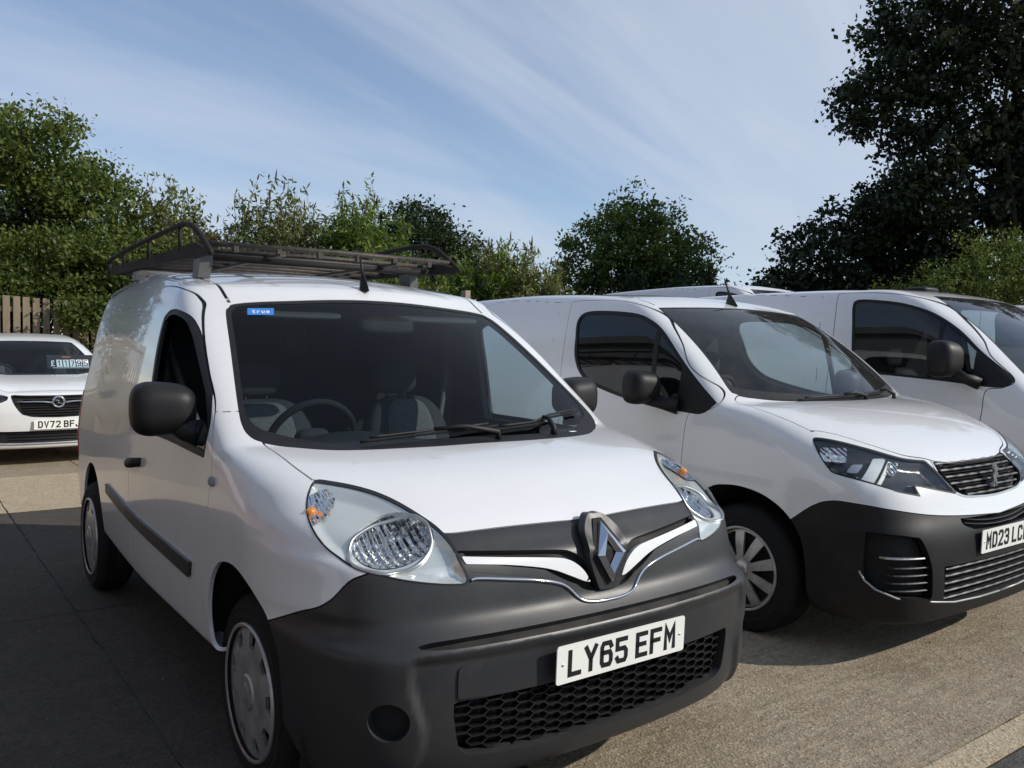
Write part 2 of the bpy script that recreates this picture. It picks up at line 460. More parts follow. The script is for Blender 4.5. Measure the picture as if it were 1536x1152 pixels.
def prism(poly, z0, z1):
    """closed 2-D outline in (x, y), z0..z1"""
    poly = np.array(poly, float); n = len(poly)
    P = np.concatenate([np.c_[poly, np.full(n, z0)], np.c_[poly, np.full(n, z1)]])
    F = [tuple(range(n))[::-1], tuple(range(n, 2*n))] + [(i, (i+1) % n, n+(i+1) % n, n+i) for i in range(n)]
    return P, F
def rotz(a): c, s = math.cos(a), math.sin(a); return np.array([[c, -s, 0], [s, c, 0], [0, 0, 1]])
def rotx(a): c, s = math.cos(a), math.sin(a); return np.array([[1, 0, 0], [0, c, -s], [0, s, c]])
def roty(a): c, s = math.cos(a), math.sin(a); return np.array([[c, 0, s], [0, 1, 0], [-s, 0, c]])
def disc_grid(r0, r1, nr, na, h):
    """triangulated disc in the xz plane, y = h(r)"""
    rs = np.linspace(r0, r1, nr); a = np.arange(na)*2*np.pi/na; P = []
    for r in rs: P.append(np.stack([r*np.cos(a), np.full(na, h(r)), r*np.sin(a)], 1))
    P = np.concatenate(P); T = []
    for i in range(nr-1):
        for k in range(na):
            q = (i*na+k, i*na+(k+1) % na, (i+1)*na+(k+1) % na, (i+1)*na+k); T += [(q[0], q[2], q[1]), (q[0], q[3], q[2])]
    return P, np.array(T)
FONT = {  # strokes of the characters on plates and signs, cell 0..1 by 0..1 (y up)
 'L': [[(0,1),(0,0),(1,0)]], 'Y': [[(0,1),(.5,.48),(1,1)],[(.5,.48),(.5,0)]], '6': [[(1,.84),(.85,1),(.15,1),(0,.85),(0,.15),(.15,0),(.85,0),(1,.15),(1,.42),(.85,.57),(0,.57)]],
 '5': [[(.95,1),(0,1),(0,.57),(.8,.57),(1,.43),(1,.15),(.85,0),(.15,0),(0,.14)]], 'E': [[(1,1),(0,1),(0,0),(1,0)],[(0,.52),(.85,.52)]], 'F': [[(1,1),(0,1),(0,0)],[(0,.52),(.85,.52)]],
 'M': [[(0,0),(0,1),(.5,.42),(1,1),(1,0)]], 'D': [[(0,0),(0,1),(.7,1),(1,.8),(1,.2),(.7,0),(0,0)]], '2': [[(0,.84),(.15,1),(.85,1),(1,.85),(1,.62),(0,.0),(1,0)]], '3': [[(0,.86),(.15,1),(.85,1),(1,.85),(1,.64),(.82,.53),(.4,.53)],[(.82,.53),(1,.4),(1,.15),(.85,0),(.15,0),(0,.14)]],
 'C': [[(1,.82),(.85,1),(.15,1),(0,.85),(0,.15),(.15,0),(.85,0),(1,.18)]], 'N': [[(0,0),(0,1),(1,0),(1,1)]], 'V': [[(0,1),(.5,0),(1,1)]], '7': [[(0,1),(1,1),(.35,0)]], 'B': [[(0,0),(0,1),(.75,1),(.95,.88),(.95,.65),(.75,.53),(0,.53)],[(.75,.53),(1,.4),(1,.13),(.8,0),(0,0)]],
 'J': [[(1,1),(1,.15),(.85,0),(.15,0),(0,.15),(0,.25)]], '1': [[(.2,.82),(.55,1),(.55,0)]], '£': [[(.95,.8),(.8,1),(.45,1),(.28,.85),(.28,.15),(.05,0),(1,0)],[(.05,.5),(.75,.5)]], '4': [[(.75,0),(.75,1),(0,.3),(1,.3)]], '9': [[(0,.16),(.15,0),(.85,0),(1,.15),(1,.85),(.85,1),(.15,1),(0,.85),(0,.58),(.15,.43),(1,.43)]],
 't': [[(.35,.95),(.35,.12),(.55,0),(.85,.02)],[(.05,.66),(.8,.66)]], 'r': [[(.15,0),(.15,.66)],[(.15,.45),(.4,.66),(.8,.66)]], 'u': [[(.1,.66),(.1,.15),(.25,0),(.65,0),(.85,.15)],[(.85,.66),(.85,0)]], 'e': [[(.1,.34),(.88,.34),(.88,.52),(.72,.66),(.28,.66),(.1,.52),(.1,.14),(.28,0),(.85,.02)]],
}
def glyph(ch, w, h, s, th):
    """raised strokes of one character: (P, F) in x (right), y (up), z 0..th; s = stroke width"""
    parts = []
    for st in FONT[ch]:
        q = np.array(st, float)*[w-s, h-s] + s/2
        L = []; Rr = []
        for i in range(len(q)):
            d0 = unit(q[i]-q[i-1]) if i > 0 else None; d1 = unit(q[i+1]-q[i]) if i < len(q)-1 else None
            if d0 is None: d0 = d1
            if d1 is None: d1 = d0
            n0, n1 = np.array([-d0[1], d0[0]]), np.array([-d1[1], d1[0]]); nn = unit(n0+n1); k = (s/2)/max(.45, nn @ n0)
            e = np.zeros(2)
            if i == 0: e = -d1*s/2
            if i == len(q)-1: e = d0*s/2
            L.append(q[i]+e+nn*k); Rr.append(q[i]+e-nn*k)
        n = len(q)
        for i in range(n-1):
            quad = [Rr[i], Rr[i+1], L[i+1], L[i]]
            parts.append(prism(quad, 0, th))
    return join(parts)
def number_plate(parent, text, loc, tilt=0.0, rz=0.0, w=.52, h=.111, width=.05, gap=.011, space=.033, stroke=.014, yellow=False):
    """plate facing local +x"""
    rt = np.array([[0, 0, 1], [1, 0, 0], [0, 1, 0]], float)          # (right, up, out) -> (y, z, x): right as seen from ahead is +y
    def pl(P): return (np.asarray(P) @ rt.T) @ roty(-tilt).T @ rotz(rz).T + np.array(loc)
    out = []
    rr = .008; c = []
    for cx, cy, a0 in ((w/2-rr, h/2-rr, 0), (-w/2+rr, h/2-rr, 90), (-w/2+rr, -h/2+rr, 180), (w/2-rr, -h/2+rr, 270)):
        for k in range(4): a = R(a0+30*k); c.append((cx+rr*math.cos(a), cy+rr*math.sin(a)))
    P, F = prism(c, 0, .004)
    pt = add('number_plate', pl(P), F, 'plate_white', parent, smooth=False)
    n = len(text.replace(' ', '')); tot = n*width + (n-2)*gap + space; x = -tot/2
    for i, ch in enumerate(text):
        if ch == ' ': x += space - gap; continue
        P, F = glyph(ch, width, .079, stroke, .0012); P = P + [x, -.0395, .0041]
        add('character', pl(P), F, 'plate_ink', pt, smooth=False); x += width + gap
    for s in (-1, 1):
        P, F = lathe([(0, .0025), (.003, .0025), (.005, 0)], 8, 'z'); add('screw', pl(P + [s*(w/2-.022), 0, .0041]), F, 'satin_chrome', pt)
    return pt
# ================================================================ ground
def ground_mat(name, c0, c1, c2, rough=.9, ribs=.35, stain=.5):
    t = NT(name); g = t.geo()
    mp = t.n('ShaderNodeMapping', {'Vector': g, 'Scale': (1.0, .09, 1)}).outputs[0]
    rib = t.noise(26, 3, .6, mp, .3); big = t.noise(.55, 6, .62, g); mid = t.noise(4.5, 6, .65, g); ag = t.noise(120, 3, .65, g); fine = t.noise(420, 2, .6, g)
    vn = t.n('ShaderNodeTexVoronoi', {'Scale': 85, 'Vector': g}); vor = vn.outputs[0]; vcol = t.n('ShaderNodeSeparateColor', {0: vn.outputs['Color']})
    c = t.mixc(t.rng(big, .32, .68, 0, 1), rgb(c0), rgb(c1)); c = t.mixc(t.rng(mid, .38, .70, 0, .8), c, rgb(c2)); c = t.mixc(t.rng(t.noise(13, 5, .7, g), .46, .72, 0, .55), c, tuple(v*.62 for v in c0) + (1,))
    c = t.mixc(t.rng(rib, .38, .66, 0, ribs), c, tuple(v*.55 for v in c0) + (1,))
    c = t.mixc(t.rng(ag, .50, .72, 0, .6), c, tuple(v*.38 for v in c0) + (1,)); c = t.mixc(t.rng(fine, .58, .74, 0, .5), c, tuple(min(1, v*1.8) for v in c1) + (1,))
    c = t.mixc(t.rng(vcol.outputs[0], .0, .35, .55, 0), c, tuple(v*.45 for v in c0) + (1,)); c = t.mixc(t.rng(vcol.outputs[1], .72, 1.0, 0, .55), c, tuple(min(1, v*1.45) for v in c1) + (1,)); c = t.mixc(t.rng(vcol.outputs[2], .80, 1.0, 0, .45), c, (c0[0]*1.25, c0[1]*.85, c0[2]*.75, 1))
    oil = t.noise(.9, 5, .7, t.n('ShaderNodeMapping', {'Vector': g, 'Location': (3.3, 1.7, 0)}).outputs[0])
    c = t.mixc(t.rng(oil, .58, .76, 0, stain), c, tuple(v*.45 for v in c0) + (1,))
    h = t.math('ADD', t.math('ADD', t.math('MULTIPLY', ag, 1.0), t.math('MULTIPLY', rib, .8)), t.math('MULTIPLY', vor, .5))
    t.bsdf(Base_Color=c, Roughness=rough, Normal=t.bump(h, .55, .010), Specular_IOR_Level=.3); MAT[name] = t.m
ground_mat('yard_concrete', (.275, .228, .162), (.355, .298, .215), (.41, .355, .265), ribs=.5)
ground_mat('pale_concrete', (.40, .33, .22), (.46, .38, .255), (.50, .43, .31), ribs=.15, stain=.25)
ground_mat('shade_ground', (.062, .053, .044), (.080, .069, .057), (.095, .083, .068), ribs=.25)  # shade put into the colour: darker ground that deepens the rack van's shadow
ground_mat('asphalt', (.075, .073, .07), (.095, .092, .086), (.12, .115, .105), ribs=.2)
ground_mat('earth', (.10, .085, .055), (.13, .11, .07), (.07, .08, .04))
def sheet(name, pts, z, mat):
    P = [(x, y, z) for x, y in pts]; o = add(name, P, [tuple(range(len(P)))], mat, smooth=False); o['kind'] = 'structure'; return o
sheet('ground', [(-900, -900), (900, -900), (900, 900), (-900, 900)], -.012, 'earth')
# the yard is cast in bays with dark joints between them
YD = sheet('yard', [(-14.2, -40), (1.205, -40), (1.205, 45), (-14.2, 45)], -.008, 'asphalt')
def bay(x0, x1, y0, y1, mat, wob=.0035):
    rg = np.random.default_rng(int(abs(x0*31+y0*17)*10) % 9973); pts = []
    for (ax, ay), (bx, by) in zip([(x0, y0), (x1, y0), (x1, y1), (x0, y1)], [(x1, y0), (x1, y1), (x0, y1), (x0, y0)]):
        n = max(3, int(math.hypot(bx-ax, by-ay)/.12))
        for i in range(n):
            f = i/n; j = rg.normal(0, wob) if i else 0
            pts.append((ax+(bx-ax)*f + (j if ax == bx else 0), ay+(by-ay)*f + (j if ay == by else 0)))
    n = len(pts); P = [(a, b, 0) for a, b in pts] + [(a, b, -.006) for a, b in pts]
    add('concrete_bay', P, [tuple(range(n))] + [(i, n+i, n+(i+1) % n, (i+1) % n) for i in range(n)], mat, YD, smooth=False)
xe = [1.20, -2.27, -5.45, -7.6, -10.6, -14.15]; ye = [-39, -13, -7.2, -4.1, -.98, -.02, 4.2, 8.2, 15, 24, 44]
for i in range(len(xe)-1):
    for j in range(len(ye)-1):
        bay(xe[i+1]+.006, xe[i]-.006, ye[j]+.006, ye[j+1]-.006, 'pale_concrete' if i == 2 else 'shade_ground' if j < 5 and i < 2 else 'yard_concrete')  # bays under and beside the rack van get the shade-darkened colour
ED = sheet('edging', [(1.205, -40), (1.33, -40), (1.33, 45), (1.205, 45)], .004, 'pale_concrete')
sheet('road', [(1.33, -60), (9.5, -60), (9.5, 60), (1.33, 60)], -.004, 'asphalt')
# ================================================================ foliage
def leaf_mat(name, stops, trans=.30, rough=.55):
    t = NT(name); g = t.n('ShaderNodeNewGeometry'); rnd = g.outputs['Random Per Island']
    big = t.noise(.9, 3, .6, t.geo())
    fac = t.math('ADD', t.math('MULTIPLY', rnd, .62), t.math('MULTIPLY', t.rng(big, .3, .7, 0, 1), .38))
    c = t.ramp(fac, stops)
    p = t.n('ShaderNodeBsdfPrincipled', {'Base Color': c, 'Roughness': rough, 'Specular IOR Level': .35})
    tr = t.n('ShaderNodeBsdfTranslucent', {'Color': t.mixc(.6, c, (.10, .14, .02, 1))})
    m = t.n('ShaderNodeMixShader', {0: trans, 1: p.outputs[0], 2: tr.outputs[0]}); t.t.links.new(m.outputs[0], t.out.inputs[0]); MAT[name] = t.m
leaf_mat('leaf_mid', [(0, (.034, .060, .012)), (.45, (.085, .125, .023)), (.8, (.155, .185, .04)), (.97, (.28, .24, .05))], .40)
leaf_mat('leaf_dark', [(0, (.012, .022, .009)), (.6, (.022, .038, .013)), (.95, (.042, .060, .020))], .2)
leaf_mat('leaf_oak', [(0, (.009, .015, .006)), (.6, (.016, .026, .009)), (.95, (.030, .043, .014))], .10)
leaf_mat('leaf_olive', [(0, (.07, .095, .022)), (.5, (.165, .19, .050)), (.85, (.26, .265, .10)), (.98, (.36, .25, .07))], .40)
leaf_mat('leaf_bright', [(0, (.065, .125, .013)), (.5, (.13, .21, .024)), (.9, (.20, .27, .045)), (.985, (.45, .28, .02))], .42)
leaf_mat('leaf_brown', [(0, (.05, .045, .02)), (.5, (.085, .08, .03)), (.8, (.12, .09, .04)), (.95, (.14, .07, .03))], .25)
leaf_mat('leaf_yellow', [(0, (.55, .33, .02)), (1, (.65, .45, .05))], .3)
plain('flower_spike', (.045, .022, .030), .8, var=.4)
plain('bark', (.055, .045, .036), .95, var=.4, scale=6)
plain('bark_dark', (.018, .015, .012), .95, var=.4, scale=6)
plain('stem', (.10, .085, .05), .9, var=.3)
def leaves(C_, n, sp, size, asp, rg, up=.25, droop=0.0, out=None):
    """n leaf quads (folded diamonds) scattered round each cluster centre; returns P, quads"""
    C_ = np.asarray(C_, float); k = len(C_)*n
    c = np.repeat(C_, n, 0); sp_ = np.repeat(np.broadcast_to(np.asarray(sp, float).reshape(-1, 1) if np.ndim(sp) else np.full((len(C_), 1), sp), (len(C_), 1)), n, 0)
    d = rg.normal(size=(k, 3)); c = c + d*sp_*[1, 1, .8]
    a = unit(rg.normal(size=(k, 3)) + [0, 0, -droop]); nrm = unit(rg.normal(size=(k, 3)) + [0, 0, up*3] + (0 if out is None else unit(c - out)*.8))
    b = unit(np.cross(nrm, a)); L = size*rg.uniform(.65, 1.3, (k, 1))
    t0, t1 = c - a*L/2, c + a*L/2; m = c - a*L*.05; w = L*asp/2
    P = np.stack([t0, m + b*w, t1, m - b*w], 1).reshape(-1, 3)
    return P, np.arange(4*k).reshape(-1, 4)
def limb(rg, p0, p1, r0, r1, n=7, bend=.08):
    p0, p1 = np.array(p0, float), np.array(p1, float); L = np.linalg.norm(p1-p0); t = np.linspace(0, 1, n)
    q = p0 + t[:, None]*(p1-p0) + np.sin(t*np.pi)[:, None]*rg.normal(size=3)*L*bend + np.r_[[np.zeros(3)], rg.normal(size=(n-2, 3))*L*.018, [np.zeros(3)]]
    return q, np.linspace(r0, r1, n)
def shell_pts(rg, c, r, n, inner=.45, flat=0.0):
    d = unit(rg.normal(size=(n, 3))); k = rg.uniform(inner**3, 1, (n, 1))**(1/3); p = d*k*r
    return np.array(c) + p
def tree(name, label, cat, base, trunk_h, r_trunk, blobs, ncl, nleaf, size, mats, seed, asp=.55, spread=.22, up=.25, droop=0., group=None, nlimb=14, lean=(0, 0), inner=.45, rough_edge=.25, bark='bark'):
    """blobs: list of (offset from base, radii, weight, leaf material index)"""
    rg = np.random.default_rng(seed); T0 = empty(name, base, 0, label, cat, group)
    top = np.array([lean[0], lean[1], trunk_h]); q, r = limb(rg, (0, 0, -.05), top, r_trunk, r_trunk*.5, 9, .03)
    P, F = tube(q, r, 12); TR = add('trunk', P, F, bark, T0)
    parts = []; W = np.array([b[2] for b in blobs], float); W /= W.sum(); cl = []; mi = []
    for (o, rad, w, m), k in zip(blobs, np.round(W*ncl).astype(int)):
        p = shell_pts(rg, o, np.array(rad), k, inner); p = p + rg.normal(size=p.shape)*np.array(rad)*rough_edge*rg.random((len(p), 1))**2
        cl.append(p); mi += [m]*len(p)
    cl = np.concatenate(cl); mi = np.array(mi)
    cl[:, 2] = np.maximum(cl[:, 2], .15)
    for i in range(nlimb):
        e = cl[rg.integers(len(cl))]*[.92, .92, .95]; s0 = q[rg.integers(max(1, len(q)//2 - 1), len(q))]
        ql, rl = limb(rg, s0, e, r_trunk*rg.uniform(.22, .42), .012, 9, .12); parts.append(tube(ql, rl, 7))
        for _ in range(3):
            a = ql[rg.integers(3, 9)]; near = cl[np.argsort(((cl-a)**2).sum(1))[rg.integers(0, 25)]]
            q2, r2 = limb(rg, a, near, .028, .008, 5, .1); parts.append(tube(q2, r2, 5))
    if parts: P, F = join(parts); add('limbs', P, F, bark, T0)
    for m in range(len(mats)):
        c = cl[mi == m]
        if len(c) == 0: continue
        P, Q = leaves(c, nleaf, spread*rg.uniform(.6, 1.35, len(c)), size, asp, rg, up, droop, np.array([0, 0, trunk_h]))
        add('crown', P, Q, mats[m], T0, smooth=False)
    return T0
def shrub(name, label, cat, base, w, h, nst, mat, seed, leaf=.10, asp=.28, per=34, spikes=False, group=None, spread=.10, arch=.35, d=None, dead=None):
    """many stems fanning out of the ground, long narrow leaves, flower spikes on the tips"""
    rg = np.random.default_rng(seed); S = empty(name, base, 0, label, cat, group); st = []; cl = []; tips = []; d = d or w*.6
    for i in range(nst):
        a = rg.uniform(0, 2*np.pi); k = rg.random()**.6; foot = np.array([w*.35*k*math.cos(a), d*.35*k*math.sin(a), 0]); hh = h*rg.uniform(.62, 1.02)*(1 - .18*k*k)
        tip = np.array([w*.5*k*math.cos(a)*1.05, d*.5*k*math.sin(a)*1.05, hh]) + rg.normal(size=3)*[.12, .12, .05]
        q, r = limb(rg, foot, tip, .022, .004, 12, .06); st.append(tube(q, r, 5)); tips.append((q[-1], unit(q[-1]-q[-3])))
        t = np.linspace(.18, 1, per); k2 = np.linspace(0, 1, 12)
        c = np.stack([np.interp(t, k2, q[:, j]) for j in range(3)], 1); cl.append(c + rg.normal(size=c.shape)*spread*(1.15-t[:, None]*.75))
        for _ in range(4):
            i0 = rg.integers(4, 10); e = q[i0] + np.r_[rg.normal(size=2)*.28, abs(rg.normal())*.32+.08]; q2, r2 = limb(rg, q[i0], e, .009, .003, 5, .08); st.append(tube(q2, r2, 4)); tips.append((q2[-1], unit(q2[-1]-q2[-2])))
            c = np.stack([np.interp(np.linspace(.2, 1, 7), np.linspace(0, 1, 5), q2[:, j]) for j in range(3)], 1); cl.append(c + rg.normal(size=c.shape)*.03)
    P, F = join(st); add('stems', P, F, 'stem', S)
    P, Q = leaves(np.concatenate(cl), 5, .07, leaf*1.4, asp, rg, .5, .15); add('foliage', P, Q, mat, S, smooth=False)
    if spikes:
        sp = []
        for p, dd in tips:
            if rg.random() < .55: continue
            L = rg.uniform(.12, .26); dd = unit(dd + rg.normal(size=3)*.25); sp.append(tube([p, p+dd*L*.35, p+dd*L*.7, p+dd*L], [.012, .020, .013, .003], 5))
        if sp: P, F = join(sp); o = add('flower_spikes', P, F, 'flower_spike', S); o['kind'] = 'stuff'
    return S
CAM0 = np.array([2.67330, -1.75857, 0.])
def at(px, t, z=0.0):
    """ground point a given depth away in the direction of a picture column"""
    k = (px-768)/1273.93; return (CAM0[0] + t*(-.80637 + .59141*k), CAM0[1] + t*(.59141 + .80637*k), z)
# --- trees
def bl(dx, dz, rx, rz, w=1., m=0, dy=0., ry=None): return ((dx*RIGHT[0] + dy*FWD[0], dx*RIGHT[1] + dy*FWD[1], dz), (rx, ry or rx, rz), w, m)
RIGHT = np.array([.59141, .80637]); FWD = np.array([-.80637, .59141])
TG = 'trees and bushes along the yard boundary'
tree('broadleaf_tree', 'tall mid green tree rising above the board fence at the hedge end', 'tree', at(28, 18), 2.6, .16, [bl(-.9,4.7,1.6,1.6,1.2), bl(.5,5.0,1.3,1.35,1.1), bl(1.6,4.0,1.15,1.25,.9), bl(-2.2,3.8,1.6,1.7,.9), bl(0,3.1,1.9,1.2,.9,1), bl(1.9,2.6,1.0,1.1,.6), bl(-1.2,5.9,.8,.6,.3)], 860, 56, .115, ['leaf_mid', 'leaf_dark'], 11, nlimb=18, spread=.17, rough_edge=.15)
shrub('elder_bush', 'pale olive bush of upright leafy shoots beside the tall mid green tree', 'bush', at(250, 19), 2.9, 5.1, 120, 'leaf_olive', 21, leaf=.095, asp=.36, per=36, spread=.13)
shrub('buddleia', 'bushy buddleia with brown flower spikes and many pale green leaves', 'bush', at(415, 20), 2.9, 5.35, 125, 'leaf_olive', 22, leaf=.12, spikes=True, spread=.12, group=None)
shrub('buddleia', 'tall buddleia with bright green leaves below dark flower spikes', 'bush', at(540, 19.4), 2.7, 5.2, 110, 'leaf_bright', 23, leaf=.12, spikes=True, spread=.13)
tree('conifer', 'dense dark green rounded evergreen behind the bright buddleia', 'tree', at(635, 26), 2.0, .14, [bl(-.4,4.2,1.5,1.5,1.2), bl(.7,3.7,1.3,1.4,1), bl(1.7,2.9,1.1,1.2,.7), bl(0,2.4,2.0,1.2,1), bl(-.1,5.0,.9,.7,.35)], 620, 56, .125, ['leaf_dark'], 12, spread=.17, nlimb=6, up=.1, rough_edge=.10)
shrub('buddleia', 'low buddleia with yellowing leaves and thin spikes beside the dark evergreen', 'bush', at(768, 19.5), 2.6, 4.15, 80, 'leaf_olive', 24, leaf=.12, spikes=True, spread=.14)
shrub('buddleia', 'yellow green buddleia in front of the dark evergreen', 'bush', at(700, 19), 2.0, 3.6, 60, 'leaf_bright', 25, leaf=.12, spikes=True, spread=.12)
tree('willow_tree', 'round crowned dark green tree standing alone with open sky on both sides', 'tree', at(950, 30), 2.4, .20, [bl(.1,5.0,2.0,1.7,1.3), bl(1.2,4.3,1.7,1.7,1.1), bl(-1.3,4.5,1.5,1.5,.8), bl(-2.1,3.6,1.0,1.2,.35), bl(.5,3.2,2.4,1.3,1.2,1), bl(2.0,3.0,1.1,1.3,.6,1), bl(-.1,6.0,1.1,.7,.35)], 640, 52, .155, ['leaf_mid', 'leaf_dark'], 13, spread=.19, nlimb=22, rough_edge=.14)
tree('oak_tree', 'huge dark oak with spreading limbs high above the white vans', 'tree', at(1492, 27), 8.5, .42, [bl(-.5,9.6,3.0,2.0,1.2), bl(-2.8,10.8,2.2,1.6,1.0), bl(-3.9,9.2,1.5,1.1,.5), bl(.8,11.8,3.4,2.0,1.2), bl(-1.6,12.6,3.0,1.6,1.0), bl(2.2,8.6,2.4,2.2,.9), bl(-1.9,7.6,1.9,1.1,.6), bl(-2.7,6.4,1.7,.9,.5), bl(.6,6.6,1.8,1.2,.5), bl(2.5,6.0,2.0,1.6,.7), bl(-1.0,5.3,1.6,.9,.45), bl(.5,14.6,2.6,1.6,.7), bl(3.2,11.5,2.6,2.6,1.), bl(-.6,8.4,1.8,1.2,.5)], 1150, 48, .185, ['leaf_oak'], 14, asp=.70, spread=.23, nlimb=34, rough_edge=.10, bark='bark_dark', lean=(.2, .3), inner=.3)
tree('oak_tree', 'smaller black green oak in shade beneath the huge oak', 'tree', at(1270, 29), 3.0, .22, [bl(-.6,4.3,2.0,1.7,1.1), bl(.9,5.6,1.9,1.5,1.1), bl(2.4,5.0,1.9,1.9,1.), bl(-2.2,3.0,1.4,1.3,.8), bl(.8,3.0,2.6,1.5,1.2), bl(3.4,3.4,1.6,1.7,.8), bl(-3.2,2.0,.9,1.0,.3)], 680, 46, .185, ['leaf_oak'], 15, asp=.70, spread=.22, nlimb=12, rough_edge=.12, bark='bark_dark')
tree('hawthorn', 'rounded green hawthorn bush in front of the huge oak', 'bush', at(1440, 23.5), 1.2, .10, [bl(-.4,2.9,1.4,1.1,1), bl(1.0,3.6,1.4,1.2,1), bl(-1.7,2.2,1.2,1.0,.8), bl(.6,2.0,1.9,1.2,1), bl(2.2,3.1,1.3,1.5,.8)], 520, 52, .105, ['leaf_mid'], 16, spread=.19, nlimb=8)
shrub('bramble', 'dull brown green bramble at the foot of the smaller oak', 'bush', at(1265, 23), 2.6, 2.55, 60, 'leaf_brown', 26, leaf=.09, asp=.5, spread=.16)
shrub('nettle_patch', 'pale green nettle clump between the round tree and the smaller oak', 'bush', at(1160, 23.5), 1.3, 2.35, 36, 'leaf_bright', 27, leaf=.09, asp=.4, spread=.10)
shrub('bramble', 'tangled olive bramble spreading below the round crowned tree', 'bush', at(880, 21), 2.5, 2.75, 64, 'leaf_olive', 28, leaf=.10, asp=.4, spread=.16)
shrub('bramble', 'grey green bramble low on the bank before the yellowing buddleia', 'bush', at(770, 18), 2.2, 2.6, 56, 'leaf_olive', 29, leaf=.085, asp=.35, spread=.16)
tree('ivy_hedge', 'dark ivy hedge hanging over the top of the board fence', 'hedge', at(150, 16.6), .9, .08, [bl(-1.5,2.9,1.0,.55,.8), bl(-.4,2.75,1.0,.8,1), bl(.5,2.3,.9,1.1,1), bl(1.3,2.5,.9,1.0,.9), bl(-2.5,3.0,1.0,.5,.6), bl(.6,1.2,.9,.8,.5), bl(.1,2.1,.5,.5,.35,0,-.9,.35), bl(-1.2,2.45,.6,.3,.3,0,-.9,.35), bl(-2.6,2.5,.7,.25,.3,0,-.9,.3), bl(-2.6,1.3,1.3,.9,.7,0,.9,.4), bl(-.6,1.3,1.3,.9,.7,0,.9,.4)], 680, 52, .10, ['leaf_mid'], 17, spread=.15, nlimb=6)
tree('hazel_hedge', 'leafy green hedge with brown tints behind the roof rack', 'hedge', at(400, 17.5), .9, .08, [bl(-1.9,2.5,1.1,1.0,1), bl(-.7,2.4,1.1,1.0,1), bl(.5,2.3,1.1,.95,1,1), bl(1.7,2.35,1.1,1.0,1), bl(2.8,2.1,1.0,1.0,.9), bl(.4,1.4,3.2,.9,.9,1), bl(-1.2,3.2,.8,.5,.4,1)], 720, 52, .10, ['leaf_mid', 'leaf_brown'], 18, spread=.18, nlimb=8)
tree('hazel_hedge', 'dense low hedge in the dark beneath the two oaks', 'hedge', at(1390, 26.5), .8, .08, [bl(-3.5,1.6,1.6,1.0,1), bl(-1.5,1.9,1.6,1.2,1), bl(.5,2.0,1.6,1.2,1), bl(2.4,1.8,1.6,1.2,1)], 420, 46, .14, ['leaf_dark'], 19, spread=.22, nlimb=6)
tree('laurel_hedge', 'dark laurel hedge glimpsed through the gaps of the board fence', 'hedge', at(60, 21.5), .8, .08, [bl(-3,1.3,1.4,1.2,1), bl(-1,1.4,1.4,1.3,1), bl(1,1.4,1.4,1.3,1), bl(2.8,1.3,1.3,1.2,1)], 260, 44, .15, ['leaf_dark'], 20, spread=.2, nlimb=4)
# --- boarded fence
plain('fence_wood', (.20, .155, .10), .9, var=.35, scale=5); plain('fence_post', (.30, .25, .19), .9, var=.25)
t = NT('fence_board'); nz = t.noise(3, 5, .6, t.n('ShaderNodeMapping', {'Vector': t.geo(), 'Scale': (3, 3, .4)}).outputs[0]); g2 = t.noise(.8, 2, .5, t.geo()); 
t.bsdf(Base_Color=t.mixc(t.rng(nz, .3, .7, 0, 1), t.mixc(g2, (.13, .10, .065, 1), (.20, .16, .11, 1)), (.25, .205, .14, 1)), Roughness=.9); MAT['fence_board'] = t.m
FN = empty('board_fence', (-14.85, .5, 0), 0, 'weathered brown board fence behind the white car', 'fence')
def fadd(n, P, F, m): return add(n, np.asarray(P) - [-14.85, .5, 0], F, m, FN, smooth=False)
me_b = None; rgf = np.random.default_rng(5)
for i in range(44):
    y_ = -2.6 + i*.158; hgt = 2.22 + rgf.normal(0, .012)
    if me_b is None: P, F = box((0, 0, 1.15), (.022, .112, 2.3), .004); me_b = mesh_data('board', P, F, 'fence_board', smooth=False)
    o = obj('board', me_b, FN, (rgf.normal(0, .004), y_-.5, 0), (rgf.normal(0, .004), 0, rgf.normal(0, .02))); o.scale = (1, 1, hgt/2.3)
for z_ in (.35, 1.2, 2.0): P, F = box((-14.90, 1.1, z_), (.05, 7.4, .09)); fadd('rail', P, F, 'fence_wood')
for k in range(5): P, F = box((-14.97, -2.6 + k*1.85, 1.12), (.10, .10, 2.24), .006); fadd('post', P, F, 'fence_wood')
pp = at(697, 17)
FP = empty('fence_post', pp, 0, 'pale square timber post showing over the white van roof', 'post'); P, F = box((0, 0, 1.28), (.16, .13, 2.56), .01); add('shaft', P, F, 'fence_post', FP, smooth=False)
P, F = box((0, .22, 1.20), (.05, .03, 2.4)); add('batten', P, F, 'fence_post', FP, smooth=False)
